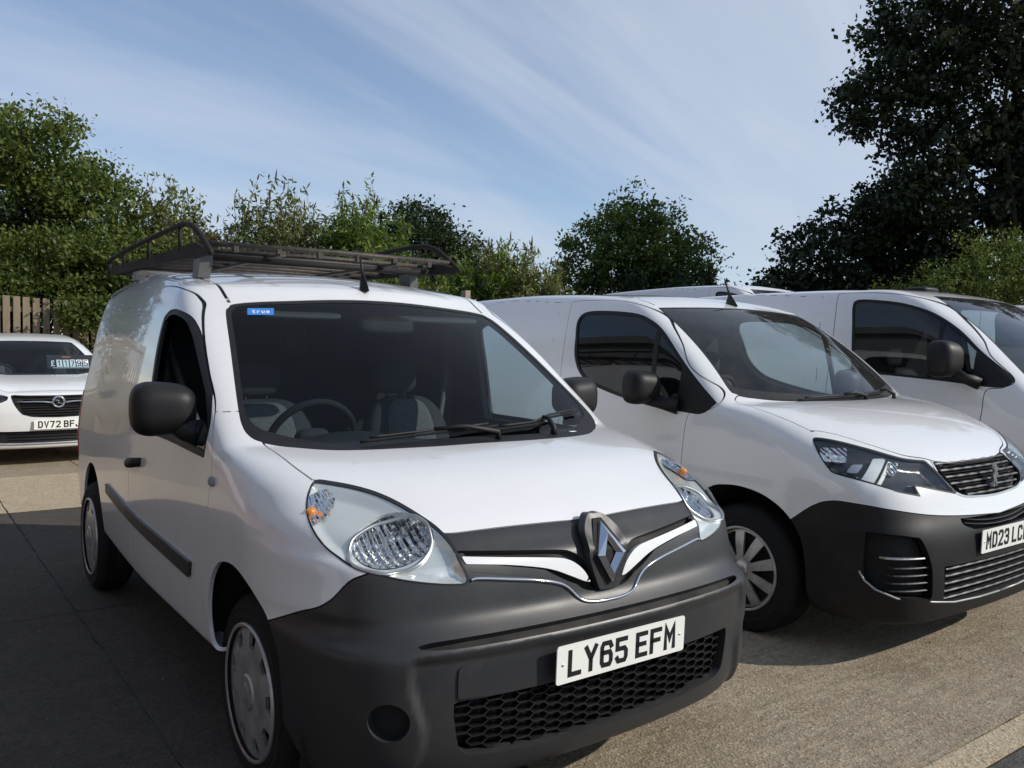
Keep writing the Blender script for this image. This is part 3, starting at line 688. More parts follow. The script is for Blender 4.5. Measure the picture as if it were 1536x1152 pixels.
# --- out-of-view workshop, mirrored in the vans, set near and tall to block sky light
plain('cladding', (.17, .175, .18), .6, var=.06, scale=2); plain('red_frame', (.42, .035, .03), .45, var=.06); plain('brick_red', (.30, .12, .075), .9, var=.2); plain('roller_white', (.62, .62, .60), .5)
WK = empty('workshop', (-6, -7.2, 0), 0, 'grey clad workshop with red frames, mirrored in the shaded side of the rack van', 'building')
def wadd(n, c, s, m, par=None): P, F = box(c, s); return add(n, P, F, m, par or WK, smooth=False)
wadd('wall', (0, -3, 3.4), (26, 6, 6.8), 'cladding'); wadd('plinth', (0, .02, .45), (25.9, .12, .9), 'brick_red'); wadd('roof', (0, -3, 6.88), (26.6, 6.6, .16), 'cladding'); wadd('fascia', (0, .32, 6.6), (26.4, .06, .35), 'cladding')
for k in range(6):
    x_ = -10.5 + k*4.1
    if k in (1, 4):
        D_ = wadd('roller_door', (x_, .06, 1.5), (2.6, .08, 3.0), 'roller_white')
        for s in (-1, 1): wadd('frame', (x_ + s*1.38, .08, 1.55), (.14, .14, 3.1), 'red_frame', D_)
        wadd('frame', (x_, .08, 3.12), (2.9, .14, .14), 'red_frame', D_)
    else:
        W_ = wadd('window', (x_, .03, 1.9), (2.4, .06, 1.3), 'lamp_black')
        for s in (-1, 0, 1): wadd('frame', (x_ + s*1.2, .06, 1.9), (.12, .12, 1.4), 'red_frame', W_)
        for s in (-1, 1): wadd('frame', (x_, .061, 1.9 + s*.68), (2.5, .12, .12), 'red_frame', W_)

# grit lying on the yard
rgg = np.random.default_rng(31); n = 5200
gx = rgg.uniform(-3.2, 1.9, n); gy = rgg.uniform(-2.4, 5.5, n); r_ = rgg.lognormal(-6.25, .40, n); tet = np.array([(1, 0, -.6), (-.5, .87, -.6), (-.5, -.87, -.6), (0, 0, 1.0)])
a_ = rgg.uniform(0, 6.28, n); ca, sa = np.cos(a_), np.sin(a_)
V = tet[None]*r_[:, None, None]*rgg.uniform(.6, 1.3, (n, 1, 3)); V = np.stack([V[..., 0]*ca[:, None] - V[..., 1]*sa[:, None] + gx[:, None], V[..., 0]*sa[:, None] + V[..., 1]*ca[:, None] + gy[:, None], V[..., 2] + (r_*.4)[:, None] + .003], 2)
ft = np.array([(0, 1, 3), (1, 2, 3), (2, 0, 3)]); T_ = (np.arange(n)[:, None, None]*4 + ft[None]).reshape(-1, 3)
plain('grit', (.17, .14, .11), .9, var=.5, scale=40)
tag(add('grit', V.reshape(-1, 3), T_, 'grit', smooth=False), 'loose pale grit scattered over the yard between the vans', 'grit', kind='stuff')
# ================================================================ parts that vehicles share
def superq(c, s, e1=.55, e2=.55, nu=28, nv=18, rot=None, fn=None):
    """rounded box (superellipsoid)"""
    P = []; sg = lambda v, e: np.sign(v)*np.abs(v)**e
    vs = np.linspace(-np.pi/2, np.pi/2, nv); us = np.arange(nu)*2*np.pi/nu
    for v in vs:
        for u in us: P.append((sg(np.cos(v), e1)*sg(np.cos(u), e2), sg(np.cos(v), e1)*sg(np.sin(u), e2), sg(np.sin(v), e1)))
    P = np.array(P)*np.array(s)
    if fn is not None: P = fn(P)
    if rot is not None: P = P @ np.array(rot).T
    F = []
    for i in range(nv-1):
        for k in range(nu): F.append((i*nu+k, i*nu+(k+1) % nu, (i+1)*nu+(k+1) % nu, (i+1)*nu+k))
    return P + np.array(c), F
def fmesh(P, F):
    """fan faces into triangles"""
    T = []
    for f in F:
        for i in range(1, len(f)-1): T.append((f[0], f[i], f[i+1]))
    return np.asarray(P, float), np.array(T)
WHEEL = {}
def wheel(parent, kind, x, y, z, r, w, rc, s, turn=0.0):
    """tyre and cover; s = -1 for the right side of the vehicle (cover faces -y)"""
    key = (kind, r)
    if key not in WHEEL:
        hw = w/2
        prof = [(rc-.012, -hw+.02), (rc, -hw+.004), (rc+.022, -hw), (rc+.030, -hw-.0015), (rc+.034, -hw+.001), (rc+.052, -hw-.001), (rc+.056, -hw-.003), (rc+.060, -hw), (r-.035, -hw+.003), (r-.022, -hw+.010), (r-.008, -hw+.022), (r-.001, -hw+.04)]
        full = prof + [(r, 0)] + [(a, -b) for a, b in prof[::-1]]
        P, F = lathe(full, 72); tyre = mesh_data('tyre', P, F, 'rubber')
        ribs = []
        for g in (-.55, -.2, .2, .55):
            pr = [(r+.0012, g*hw-.008), (r+.0035, g*hw), (r+.0012, g*hw+.008)]; ribs.append(lathe(pr, 72))
        PR, FR = join(ribs); tread = mesh_data('tread', PR, FR, 'rubber')
        P, F = lathe([(rc-.012, -hw+.045), (.02, -hw+.06)], 32); back = mesh_data('wheel_disc', P, F, 'underbody')
        # cover: disc in the xz plane, outside towards -y
        if kind == 'slots': h = lambda q: -(hw + .004 - .016*(q/rc)**2 + (.006 if q < .055 else 0))
        elif kind == 'spokes': h = lambda q: -(hw + .002 - .020*((q/rc)-.25)**2*2)
        else: h = lambda q: -(hw + .0 - .03*(1-(q/rc))**2)
        P, T = disc_grid(.0005, rc, 40, 180, h)
        ang = lambda p: np.arctan2(p[:, 2], p[:, 0]); rad = lambda p: np.hypot(p[:, 0], p[:, 2])
        if kind == 'slots':
            n = 9
            def fs(p):
                a = (ang(p)*n/(2*np.pi)) % 1 - .5; q = rad(p)
                u = np.abs(a)*2*np.pi/n*q - (.029 + .25*(q-.17)); v = np.abs(q - rc*.79) - .027
                return np.maximum(u, v) + .004
            holes, cov = split((P, T), fs)
        elif kind == 'spokes':
            n = 9
            def fs(p):
                a = (ang(p)*n/(2*np.pi)) % 1 - .5; q = rad(p)
                u = np.abs(a)*2*np.pi/n*q - (.050*(q/rc)**1.35 - .006); v = np.abs(q - rc*.62) - rc*.29
                return np.maximum(u, v)
            holes, cov = split((P, T), fs)
        else:
            n = 10
            def fs(p):
                a = (ang(p)*n/(2*np.pi)) % 1 - .5; q = rad(p)
                return np.maximum(np.abs(a)*2*np.pi/n*q - .22*q*.9 + .012, np.abs(q - rc*.6) - rc*.28)
            holes, cov = split((P, T), fs)
        def nn(p):
            g = np.zeros_like(p); q = rad(p); d = 1e-3
            sl = (np.array([h(a+d) for a in q]) - np.array([h(max(a-d, 0)) for a in q]))/(2*d)
            g[:, 0] = -sl*p[:, 0]/np.maximum(q, 1e-6)*-1; g[:, 2] = -sl*p[:, 2]/np.maximum(q, 1e-6)*-1; g[:, 1] = -1
            return unit(g)
        T2 = cov[1][:, ::-1]; n_ = nn(cov[0])
        fc = np.cross(cov[0][T2[0, 1]]-cov[0][T2[0, 0]], cov[0][T2[0, 2]]-cov[0][T2[0, 0]])
        if fc[1] > 0: T2 = T2[:, ::-1]
        P2, T3, N2 = flange(cov[0], T2, n_, .012)
        cover = mesh_data('wheel_cover', P2, T3, 'silver_plastic' if kind != 'alloy' else 'alloy', normals=N2)
        rimp, rimf = lathe([(rc-.006, -hw-.002), (rc+.002, -hw-.007), (rc+.007, -hw-.004), (rc+.008, -hw+.004)], 72); rim = mesh_data('rim_edge', rimp, rimf, 'silver_plastic')
        cp, cf = lathe([(.0005, -hw-.012), (.030, -hw-.011), (.036, -hw-.008), (.038, -hw-.002), (.044, -hw-.002), (.047, -hw-.005), (.050, -hw-.001)], 36); cap = mesh_data('centre_cap', cp, cf, 'satin_chrome' if kind == 'spokes' else 'silver_plastic')
        WHEEL[key] = (tyre, tread, back, cover, rim, cap)
    tyre, tread, back, cover, rim, cap = WHEEL[key]
    W = bpy.data.objects.new('wheel', tyre); col.objects.link(W); W.parent = parent
    W.location = (x, y, z); W.rotation_euler = (0, RNG.uniform(0, 6), turn + (0 if s < 0 else math.pi))
    W.rotation_mode = 'ZYX' if False else 'XYZ'
    for n, m in (('tread', tread), ('wheel_disc', back), ('wheel_cover', cover), ('rim_edge', rim), ('centre_cap', cap)):
        obj(n, m, W)
    return W
def arch_liner(parent, x, z, r, y0, y1, s):
    """dark half drum over the wheel"""
    a = np.linspace(R(-20), R(171), 26); P = []; 
    for yy in (y1, y0): 
        for t in a: P.append((x + r*math.cos(t), s*yy, z + r*math.sin(t)))
    n = len(a); F = [(i, i+1, n+i+1, n+i) for i in range(n-1)]
    c = len(P); P.append((x, s*y0, z)); F += [(c, n+i, n+i+1) for i in range(n-1)]
    return add('wheel_well', P, F, 'underbody', parent)
def seat(parent, x, y, zc=.62, w=.48, tilt=.32, top=.62, fabric='seat_fabric', dark='cabin_grey'):
    P, F = superq((x+.18, y, zc-.08), (.27, w/2, .10), .45, .45); S = add('seat', P, F, dark, parent)
    rt = roty(-tilt)
    P, F = superq((0, 0, 0), (.075, w/2, top/2), .55, .45, fn=lambda p: p*np.c_[np.ones(len(p)), 1-.16*np.clip(p[:, 2]/(top/2), 0, 1)**2, np.ones(len(p))]); P = P @ rt.T + [x-.13, y, zc+top*.42]
    add('backrest', P, F, dark, S)
    P, F = superq((0, 0, 0), (.082, w*.30, top*.44), .6, .5); P = P @ rt.T + [x-.122, y, zc+top*.42+.02]; add('backrest_panel', P, F, fabric, S)
    P, F = superq((x-.30, y, zc+top*.84+.13), (.05, .125, .085), .6, .55); add('headrest', P @ np.eye(3), F, dark, S)
    for dy in (-.05, .05):
        P, F = tube([(x-.26, y+dy, zc+top*.80), (x-.295, y+dy, zc+top*.84+.10)], .007, 6); add('headrest_post', P, F, 'cabin_grey', S)
    return S
def steering_wheel(parent, c, r=.185, tilt=.42):
    a = np.linspace(0, 2*np.pi, 48, endpoint=False); rt = roty(tilt)      # disc leans back towards the driver
    ring = np.stack([np.zeros(48), r*np.cos(a), r*np.sin(a)], 1) @ rt.T + c
    P, F = tube(ring, .0155, 8, closed=True); W = add('steering_wheel', P, F, 'cabin_dark', parent)
    P, F = superq((0, 0, 0), (.03, .075, .06), .6, .5); add('hub', P @ rt.T + c, F, 'cabin_grey', W)
    for t in (R(200), R(-20), R(-90)):
        q = np.array([[0, .05*math.cos(t), .05*math.sin(t)], [-.004, .1*math.cos(t), .1*math.sin(t)], [0, r*math.cos(t), r*math.sin(t)]]) @ rt.T + c
        P, F = tube(q, .014, 6); add('spoke', P, F, 'cabin_grey', W)
    return W
def wiper(parent, pts, f, pivot, mat='black_plastic'):
    pts = np.array(pts, float); pts = project(f, pts, 5); N = unit(grad(f, pts))
    t = np.linspace(0, 1, 14); k = np.linspace(0, 1, len(pts))
    bl = np.stack([np.interp(t, k, (pts + N*.012)[:, i]) for i in range(3)], 1)
    P, F = tube(bl, .0055, 6); Wp = add('wiper', P, F, 'rubber', parent)
    sp = bl + np.array([0, 0, .012]); P, F = tube(sp[1:-1], .005, 6); add('spine', P, F, mat, Wp)
    mid = bl[7] + [0, 0, .016]; pv = np.array(pivot, float)
    P, F = tube([pv, pv + [0, 0, .03], (pv+mid)/2 + [0, 0, .03], mid], [.014, .012, .009, .007], 8); add('arm', P, F, mat, Wp)
    return Wp
def antenna(parent, base, tip, mat='black_plastic', bw=.03):
    b = np.array(base, float); t = np.array(tip, float); d = unit(t-b)
    P = [b + [.045, 0, -.012], b + [.0, bw, -.006], b + [-.06, 0, .002], b + [0, -bw, -.006], b + d*.065 + [.014, 0, 0], b + d*.065 + [0, .012, 0], b + d*.065 + [-.016, 0, 0], b + d*.065 + [0, -.012, 0]]
    F = [(0, 1, 5, 4), (1, 2, 6, 5), (2, 3, 7, 6), (3, 0, 4, 7), (4, 5, 6, 7), (3, 2, 1, 0)]
    A = add('antenna', P, F, mat, parent, smooth=False)
    P, F = tube([b + d*.05, b + d*.12, t], [.010, .006, .004], 8); add('mast', P, F, mat, A)
    return A
def door_mirror(parent, c, s, half, f, root, mat='black_plastic', lean=.12):
    """shell, glass set in its rear face, arm to the door"""
    c = np.array(c, float)*[1, s, 1]; hx, hy, hz = half
    def shape(p):
        q = p.copy(); t = np.clip(p[:, 0]/hx, -1, 1)
        q[:, 1] *= 1 - .10*np.clip(t, 0, 1)**2; q[:, 2] *= 1 - .16*np.clip(t, 0, 1)**2
        q[:, 2] += .10*hz*np.sign(s)*0; q[:, 2] *= 1 + .10*(p[:, 1]*s/hy); q[:, 0] = np.where(q[:, 0] < -hx*.62, -hx*.62, q[:, 0]); return q
    rt = rotz(s*lean)
    P, F = superq((0, 0, 0), half, .62, .55, 40, 26, fn=shape); M = add('door_mirror', P @ rt.T + c, F, mat, parent)
    th = np.arange(28)*2*np.pi/28; sg = lambda v: np.sign(v)*np.abs(v)**.5
    ring = np.stack([np.full(28, -hx*.62-.002), hy*.82*sg(np.cos(th)), hz*.80*sg(np.sin(th))], 1)
    P = np.concatenate([ring, [[-hx*.62-.002, 0, 0]]]) @ rt.T + c; add('mirror_glass', P, [(28, (i+1) % 28, i) for i in range(28)], 'chrome', M, smooth=False)
    rr = np.array(root, float)*[1, s, 1]
    P, F = tube([rr, rr*.6 + (c - [0, 0, hz*.72])*.4, c - [0, s*hy*.45, hz*.60]], [.050, .036, .045], 10); add('arm', P, F, mat, M)
    return M
def lozenge(P): return P
# ---------------------------------------------------------------- body of the van with the roof rack (metres, front axle at x=0)
K_CAB = curve([(-3.8,1.74),(-3.2,1.79),(-2.6,1.825),(-2.0,1.82),(-1.5,1.79),(-1.2,1.755),(-1.0,1.72),(-.88,1.687),(-.79,1.633),(-.6,1.525),(-.4,1.398),(-.2,1.26),(.05,1.085),(.4,.85)], .05)
K_BON = curve([(-.6,1.15),(-.2,1.118),(.05,1.09),(.25,1.062),(.4,1.031),(.55,.985),(.697,.93),(.8,.86),(.9,.74),(1.2,.3)], .06)
K_W = curve([(.0,.80),(.2,.85),(.35,.875),(.6,.892),(.85,.895),(1.0,.887),(1.1,.882),(1.24,.868),(1.4,.845),(1.55,.812),(1.7,.76),(1.9,.66)], .06)
K_F = curve([(.0,.66),(.15,.74),(.2,.79),(.27,.828),(.35,.845),(.5,.85),(.57,.85),(.62,.845),(.66,.81),(.70,.782),(.76,.778),(.83,.775),(.88,.74),(.93,.70),(1.0,.62),(1.2,.4),(2.0,-.4)], .03)
K_LOW = outline([(-.3,.620),(-.3,.620),(.55,.621),(.645,.620),(.674,.607),(.683,.57),(.678,.52),(.662,.46),(.650,.41),(.655,.35),(.69,.25),(.73,.05),(.73,.05),(-.3,.05),(-.3,.05)], n=6)
def k_body(x, y, z):
    ay = np.abs(y)
    xs = x + .27*ay*ay
    zc = cv(K_CAB, xs) - .055*ay*ay*sst(-.75, -1.1, xs)
    tc = (z - zc) / np.sqrt(1 + cd(K_CAB, xs)**2)
    xb = x + .22*ay*ay
    tb = (z - cv(K_BON, xb)) / np.sqrt(1 + cd(K_BON, xb)**2)
    top = smin(tb, tc, .03)
    side = ay - (cv(K_W, z) - (.085 + .04*sst(.9,1.4,z))*sst(-1.0, -3.3, x) - (.05 + .03*sst(.6,.8,z))*sst(.1, .75, x))
    front = (x - cv(K_F, z) + .14*ay*ay) / np.sqrt(1 + np.minimum(cd(K_F, z)**2, 4))
    d = smax(smax(side, front, .44), top, .12 + .09*sst(-.2, .2, x))
    d = smax(d, -x - 3.36 + .05*(z-.5) + .05*ay*ay, .16)
    d = smax(d, (.38 - .17*sst(.25, .5, x)) - z, .05)
    m = (x > .5) & (z < .66) & (z > .1) & (np.abs(d) < .1)
    if m.any():
        q = poly_sdf(np.stack([ay[m], z[m]], 1), K_LOW, .1)
        d = d.copy(); d[m] += .015*(1 - sst(-.036, .002, q))
    return d
# ================================================================ helpers for the other vehicles
def fx_of(f, y, z, a=.2, b=1.3):
    for _ in range(24):
        m = (a+b)/2
        if f(np.array([m]), np.array([y]), np.array([z]))[0] < 0: a = m
        else: b = m
    return a
def slat_bar(parent, f, y0, y1, z, h, dep, off, mat='black_plastic', name='slat', n=17, sag=0.0, wave=0.0):
    """one horizontal bar that follows the curve of the nose"""
    ys = np.linspace(y0, y1, n); P = []
    for y in ys:
        zz = z + sag*y*y; x = fx_of(f, abs(y), zz) + off
        hh = h*(1 + wave*math.cos(y*60))
        P += [(x, y, zz-hh/2), (x+.004, y, zz), (x, y, zz+hh/2), (x-dep, y, zz+hh/2), (x-dep, y, zz-hh/2)]
    F = []
    for i in range(n-1):
        for k in range(5): F.append((i*5+k, (i+1)*5+k, (i+1)*5+(k+1) % 5, i*5+(k+1) % 5))
    F += [(4, 3, 2, 1, 0), tuple((n-1)*5+k for k in range(5))]
    return add(name, P, F, mat, parent, smooth=False)
def nrm_of(m):
    n = np.zeros_like(m[0]); fn = np.cross(m[0][m[1][:, 1]]-m[0][m[1][:, 0]], m[0][m[1][:, 2]]-m[0][m[1][:, 0]])
    for k in range(3): np.add.at(n, m[1][:, k], fn)
    return unit(n)
def section(f, x, z0, z1, inset, n=26):
    """flat partition across the body at x"""
    zs = np.linspace(z0, z1, n); L = []
    for z in zs:
        a, b = 0., 1.2
        for _ in range(22):
            m = (a+b)/2
            if f(np.array([x]), np.array([m]), np.array([z]))[0] < 0: a = m
            else: b = m
        if a > inset + .05: L.append((a - inset, z))
    P = [(x, y, z) for y, z in L] + [(x, -y, z) for y, z in L[::-1]]
    return np.array(P), [tuple(range(len(P)))]
def cabin(parent, f, rest, doors, door_mesh, x0, x1, zfloor, zdash, xdash, rhd=True, seats=True, dark='cabin_dark'):
    cabf = lambda m: split(split(m, lambda p: -(p[:, 2] - zfloor))[0], lambda p: np.maximum(p[:, 0] - x0, x1 - p[:, 0]))[0]
    m = cabf(rest)
    if len(m[1]): panel('cabin_lining', m, f, dark, parent, 0, -.035)
    for s, dm in zip((-1, 1), halves(door_mesh)):
        q = cabf(dm)
        if len(q[1]): panel('door_card', q, f, dark, doors[s], 0, -.05)
    P, F = section(f, x1 + .005, zfloor, 2.1, .045); add('bulkhead', P, F, dark, parent, smooth=False)
    w = .74
    P, F = box(((x0+x1)/2, 0, zfloor-.02), (x0-x1, 1.6, .04)); add('cabin_floor', P, F, dark, parent, smooth=False)
    xs_ = np.array([.14, 0, -.12, -.24, -.33, -.36, -.35]) + xdash; zs_ = np.array([-.03, .0, .01, -.01, -.05, -.14, -.45]) + zdash; ys_ = np.linspace(-w, w, 25); P = []
    for x_, z_ in zip(xs_, zs_):
        for y_ in ys_:
            hood = .05*math.exp(-((y_+.38)/.2)**2)*(z_ > zdash-.1)*(x_ < xdash-.05)
            P.append((x_ - .12*(y_/w)**2*(1 if x_ > xdash-.1 else .3), y_, z_ + hood - .02*(y_/w)**2))
    n = len(ys_); F = [(i*n+k, i*n+k+1, (i+1)*n+k+1, (i+1)*n+k) for i in range(6) for k in range(n-1)]
    add('dashboard', P, F, dark, parent)
    if seats:
        steering_wheel(parent, np.array([xdash-.50, -.38, zdash-.02])); seat(parent, xdash-.92, -.38, zdash-.44); seat(parent, xdash-.92, .38, zdash-.44)
# ================================================================ the van with the roof rack
KV = empty('panel_van', (0, 0, 0), 0, 'white panel van with a dark roof rack and dark grey bumper, plate LY65 EFM', 'van', None)
def sym2(half):
    """half outline given at |y| >= 0, closed across the middle"""
    return np.array([(a, b) for a, b in half], float)
K_mesh = surface_net(k_body, (-3.5, 0, .12), (1.0, 1.0, 1.95), .0135)
def km(fun, cond):      # keep the outline where cond holds
    def g(p): return np.where(cond(p), fun(p), np.maximum(fun(p), .05))
    return g
# --- wheel openings
A0 = [(-.15,.05),(-.19,.33),(-.25,.424),(-.26,.517),(-.222,.628),(-.145,.702),(-.06,.73),(.034,.735),(.128,.716),(.211,.683),(.29,.634),(.345,.56),(.36,.47),(.355,.36),(.33,.25),(.29,.05)]
arch_f = outline(A0)
arch_r = outline([(-2.697+.385*math.cos(R(a)), .325+.41*math.sin(R(a))) for a in range(-40, 221, 20)] + [(-3.0,-.1),(-2.4,-.1)])
f_arch = lambda p: np.where(np.abs(p[:, 1]) > .4, np.minimum(poly_sdf(xz(p), arch_f), poly_sdf(xz(p), arch_r)), .15)
hole, rest = split(K_mesh, f_arch)
under, rest = split(rest, lambda p: np.where(np.abs(p[:, 1]) < .7, 1, -1)*np.where(p[:, 2] < .41, 1, -1)*0 + np.where((p[:, 2] < .396) & (np.abs(p[:, 1]) < .80) & (p[:, 0] < .30), -.1, .1))
# --- windscreen zone (top view)
ws_half = [(.106,-.3),(.106,0),(.103,.24),(.056,.523),(-.043,.671),(-.12,.748),(-.16,.776),(-.213,.786),(-.305,.772),(-.568,.713),(-.768,.666),(-.812,.640),(-.829,.594),(-.803,.339),(-.795,0),(-.795,-.3)]
ws_pts = [ws_half[0],ws_half[0]] + ws_half[1:-1] + [ws_half[-1],ws_half[-1]]
ws_poly = outline(ws_pts)
f_ws = km(lambda p: poly_sdf(xy(p), ws_poly), lambda p: p[:, 2] > 1.0)
ws_zone, rest = split(rest, f_ws)
glass_k, seal_k = split(ws_zone, lambda p: f_ws(p) + .022 + .055*sst(-.12, .06, p[:, 0] + .27*p[:, 1]**2))
panel('windscreen', glass_k, k_body, 'screen_glass', KV, 0, -.004)
panel('windscreen_surround', seal_k, k_body, 'black_plastic', KV, .012, -.002)
# --- headlights (seen along the corner diagonal)
def dg(p): return np.stack([(np.abs(p[:, 1]) - p[:, 0])*.70711, p[:, 2]], 1)
HL3 = np.array([(.274,.73,1.025),(.301,.693,1.023),(.356,.643,1.013),(.415,.596,.997),(.486,.556,.972),(.579,.52,.935),(.63,.502,.908),(.675,.489,.873),(.722,.486,.826),(.736,.479,.795),(.739,.485,.781),(.737,.505,.777),(.722,.581,.785),(.692,.667,.80),(.658,.729,.816),(.625,.771,.827),(.565,.801,.851),(.512,.816,.873),(.451,.823,.909),(.392,.813,.944),(.349,.795,.974),(.307,.766,1.004)])
hl_poly = outline(dg(HL3))
f_hl = km(lambda p: poly_sdf(dg(p), hl_poly), lambda p: p[:, 0] > .1)
hl, rest = split(rest, f_hl)
lens, hlrim = split(hl, lambda p: f_hl(p) + .0045)
# --- bonnet (top view)
bon = [(.106,-.3),(.106,-.3),(.106,0),(.103,.24),(.056,.523),(-.043,.671),(-.12,.748),(-.12,.748),(-.02,.747),(.148,.745),(.26,.733),(.26,.733),(.301,.693),(.356,.643),(.415,.596),(.486,.556),(.579,.52),(.63,.502),(.63,.502),(.643,.446),(.660,.292),(.674,.125),(.68,0),(.68,-.3),(.68,-.3)]
bon_poly = outline(bon)
f_bon = km(lambda p: poly_sdf(xy(p), bon_poly), lambda p: p[:, 2] > .84)
bonnet, gap1, rest = band(rest, f_bon, .003)
panel('bonnet', bonnet, k_body, 'white_paint', KV, .012)
gaps = [gap1]
# --- grille panel between the headlights (front view)
gr = [(-.3,.912),(-.3,.912),(0,.912),(.30,.915),(.45,.914),(.505,.912),(.505,.912),(.492,.873),(.488,.826),(.480,.80),(.480,.80),(.455,.808),(.357,.789),(.269,.773),(.201,.756),(.159,.738),(.118,.703),(.086,.687),(.04,.678),(0,.677),(-.3,.677),(-.3,.677)]
gr_poly = outline(gr)
f_gr = km(lambda p: poly_sdf(yz(p), gr_poly), lambda p: p[:, 0] > .5)
grz, rest = split(rest, f_gr)
up_poly = outline([(-.3,.93),(-.3,.93),(.6,.93),(.6,.93),(.50,.864),(.469,.861),(.34,.851),(.16,.836),(.115,.824),(.085,.802),(.062,.770),(.045,.735),(0,.715),(-.3,.715),(-.3,.715)])
f_up = lambda p: poly_sdf(yz(p), up_poly)
upper, slotz = split(grz, f_up)
GP = panel('grille_panel', upper, k_body, 'bumper_plastic', KV, .03, 0)
panel('grille_backing', slotz, k_body, 'black_gap', KV, 0, -.022)
bl_poly = outline([(.478,.8465),(.478,.8465),(.349,.834),(.19,.817),(.14,.806),(.105,.786),(.080,.760),(.064,.733),(.064,.733),(.085,.737),(.142,.762),(.19,.782),(.249,.798),(.354,.816),(.474,.829),(.474,.829)])
bl, _ = split(slotz, lambda p: poly_sdf(yz(p), bl_poly))
for h in halves(bl): panel('grille_blade', h, k_body, 'white_paint_clean', KV, .018, .004)
lip, _ = split(slotz, lambda p: np.maximum(-f_gr(p) - .024, p[:, 2] - (.72 + .135*sst(.05, .40, np.abs(p[:, 1])))))
panel('grille_lip', lip, k_body, 'bumper_plastic', KV, .02, .001)
cl_ = np.array([(.476,.803),(.455,.806),(.357,.787),(.269,.771),(.201,.754),(.159,.736),(.118,.701),(.086,.685),(.04,.676),(0,.675)]); cl_ = outline(np.r_[cl_, (cl_*[-1, 1])[-2::-1]], closed=False, n=5)
q = project(k_body, np.array([(.8, y, z) for y, z in cl_]), 12); P, F = tube(q + unit(grad(k_body, q))*.003, .0048, 8); add('chrome_strip', P, F, 'chrome', KV)
# --- bumper (side view line)
bu_poly = outline([(.10,-.2),(.10,-.2),(.10,.56),(.10,.56),(.296,.631),(.45,.692),(.501,.71),(.532,.726),(.561,.751),(.591,.795),(.615,.814),(.65,.832),(.75,.86),(1.5,.9),(1.5,.9),(1.5,-.2),(1.5,-.2)])
f_bu = km(lambda p: poly_sdf(xz(p), bu_poly), lambda p: p[:, 0] > .2)
bumper, gap2, rest = band(rest, f_bu, .0025); gaps.append(gap2)
# openings in the bumper (front view)
slot_poly = outline([(-.3,.652),(-.3,.652),(.35,.651),(.58,.648),(.648,.640),(.648,.640),(.60,.630),(.35,.628),(-.3,.629),(-.3,.629)])
gl_poly = outline([(-.3,.482),(-.3,.482),(.35,.482),(.50,.483),(.545,.482),(.553,.468),(.549,.42),(.535,.355),(.515,.332),(.48,.322),(.35,.310),(.2,.304),(-.3,.301),(-.3,.301)])
fog_c = np.array([.0, .445])
def f_fog(p):
    u = (np.abs(p[:, 1]) - p[:, 0])*.70711; return (np.sqrt(((u - (-.008))/.056)**2 + ((p[:, 2] - .446)/.052)**2) - 1)*.055
fr = lambda p: p[:, 0] > .45
f_slot = km(lambda p: poly_sdf(yz(p), slot_poly), fr); f_gl = km(lambda p: poly_sdf(yz(p), gl_poly), fr); f_fg = km(f_fog, fr)
slot, bumper = split(bumper, f_slot); grl, bumper = split(bumper, f_gl); fog, bumper = split(bumper, f_fg)
BU = panel('front_bumper', bumper, k_body, 'bumper_plastic', KV, .035)
panel('air_slot', slot, k_body, 'black_gap', BU, 0, -.028)
panel('grille_backing', grl, k_body, 'black_gap', BU, 0, -.055)
for h in halves(fog):
    panel('fog_lamp_recess', h, k_body, 'black_gap', BU, 0, -.033)
# tow-eye cover: a thin raised square
te = outline([(.462,.490),(.462,.490),(.458,.567),(.470,.573),(.525,.577),(.541,.566),(.543,.500),(.538,.490),(.538,.490)])
tw, _ = split(bumper, km(lambda p: poly_sdf(yz(p), te), lambda p: (p[:, 0] > .45) & (p[:, 1] < 0)))
panel('tow_eye_cover', tw, k_body, 'bumper_plastic', BU, .008, .005)
# honeycomb mesh in the lower grille
def honeycomb(y0, y1, z0, z1, fx, cw, chh, th, dep):
    """flat-topped hexagonal cells, neighbouring columns half a cell apart"""
    parts = []; seen = set(); nc = int((y1-y0)/(cw*.75)) + 2; nr = int((z1-z0)/chh) + 3
    for c in range(nc):
        for r in range(nr):
            cy = y0 + c*cw*.75; cz = z1 - r*chh + (chh/2 if c % 2 else 0)
            v = [(cy+dx*cw, cz+dz*chh) for dx, dz in ((-.25,.5),(.25,.5),(.5,0),(.25,-.5),(-.25,-.5),(-.5,0))]
            for (ya, za), (yb, zb) in zip(v, v[1:]+v[:1]):
                k = tuple(sorted([(round(ya, 3), round(za, 3)), (round(yb, 3), round(zb, 3))]))
                if k in seen or not (gin(ya, za) and gin(yb, zb)): continue
                seen.add(k); d = np.array([yb-ya, zb-za]); n = np.array([-d[1], d[0]])/np.linalg.norm(d)*(th/2 if abs(zb-za) < .001 else th*.35)
                q = [(ya+n[0], za+n[1]), (yb+n[0], zb+n[1]), (yb-n[0], zb-n[1]), (ya-n[0], za-n[1])]
                P = np.array([(fx(a, b), a, b) for a, b in q] + [(fx(a, b)-dep, a, b-.004) for a, b in q])
                parts.append((P, [(0, 1, 2, 3), (4, 7, 6, 5)] + [(i, i+4, (i+1) % 4+4, (i+1) % 4) for i in range(4)]))
    return join(parts)
def gin(y, z): return poly_sdf(np.array([[abs(y), z]]), gl_poly)[0] < -.004
def kfx(y, z):
    a, b = .3, 1.1
    for _ in range(24):
        m = (a+b)/2
        if k_body(np.array([m]), np.array([y]), np.array([z]))[0] < 0: a = m
        else: b = m
    return a
_fx = {}
def kfx_c(y, z):
    k = (round(abs(y), 2), round(z, 2))
    if k not in _fx: _fx[k] = kfx(*k)
    return _fx[k] - .020
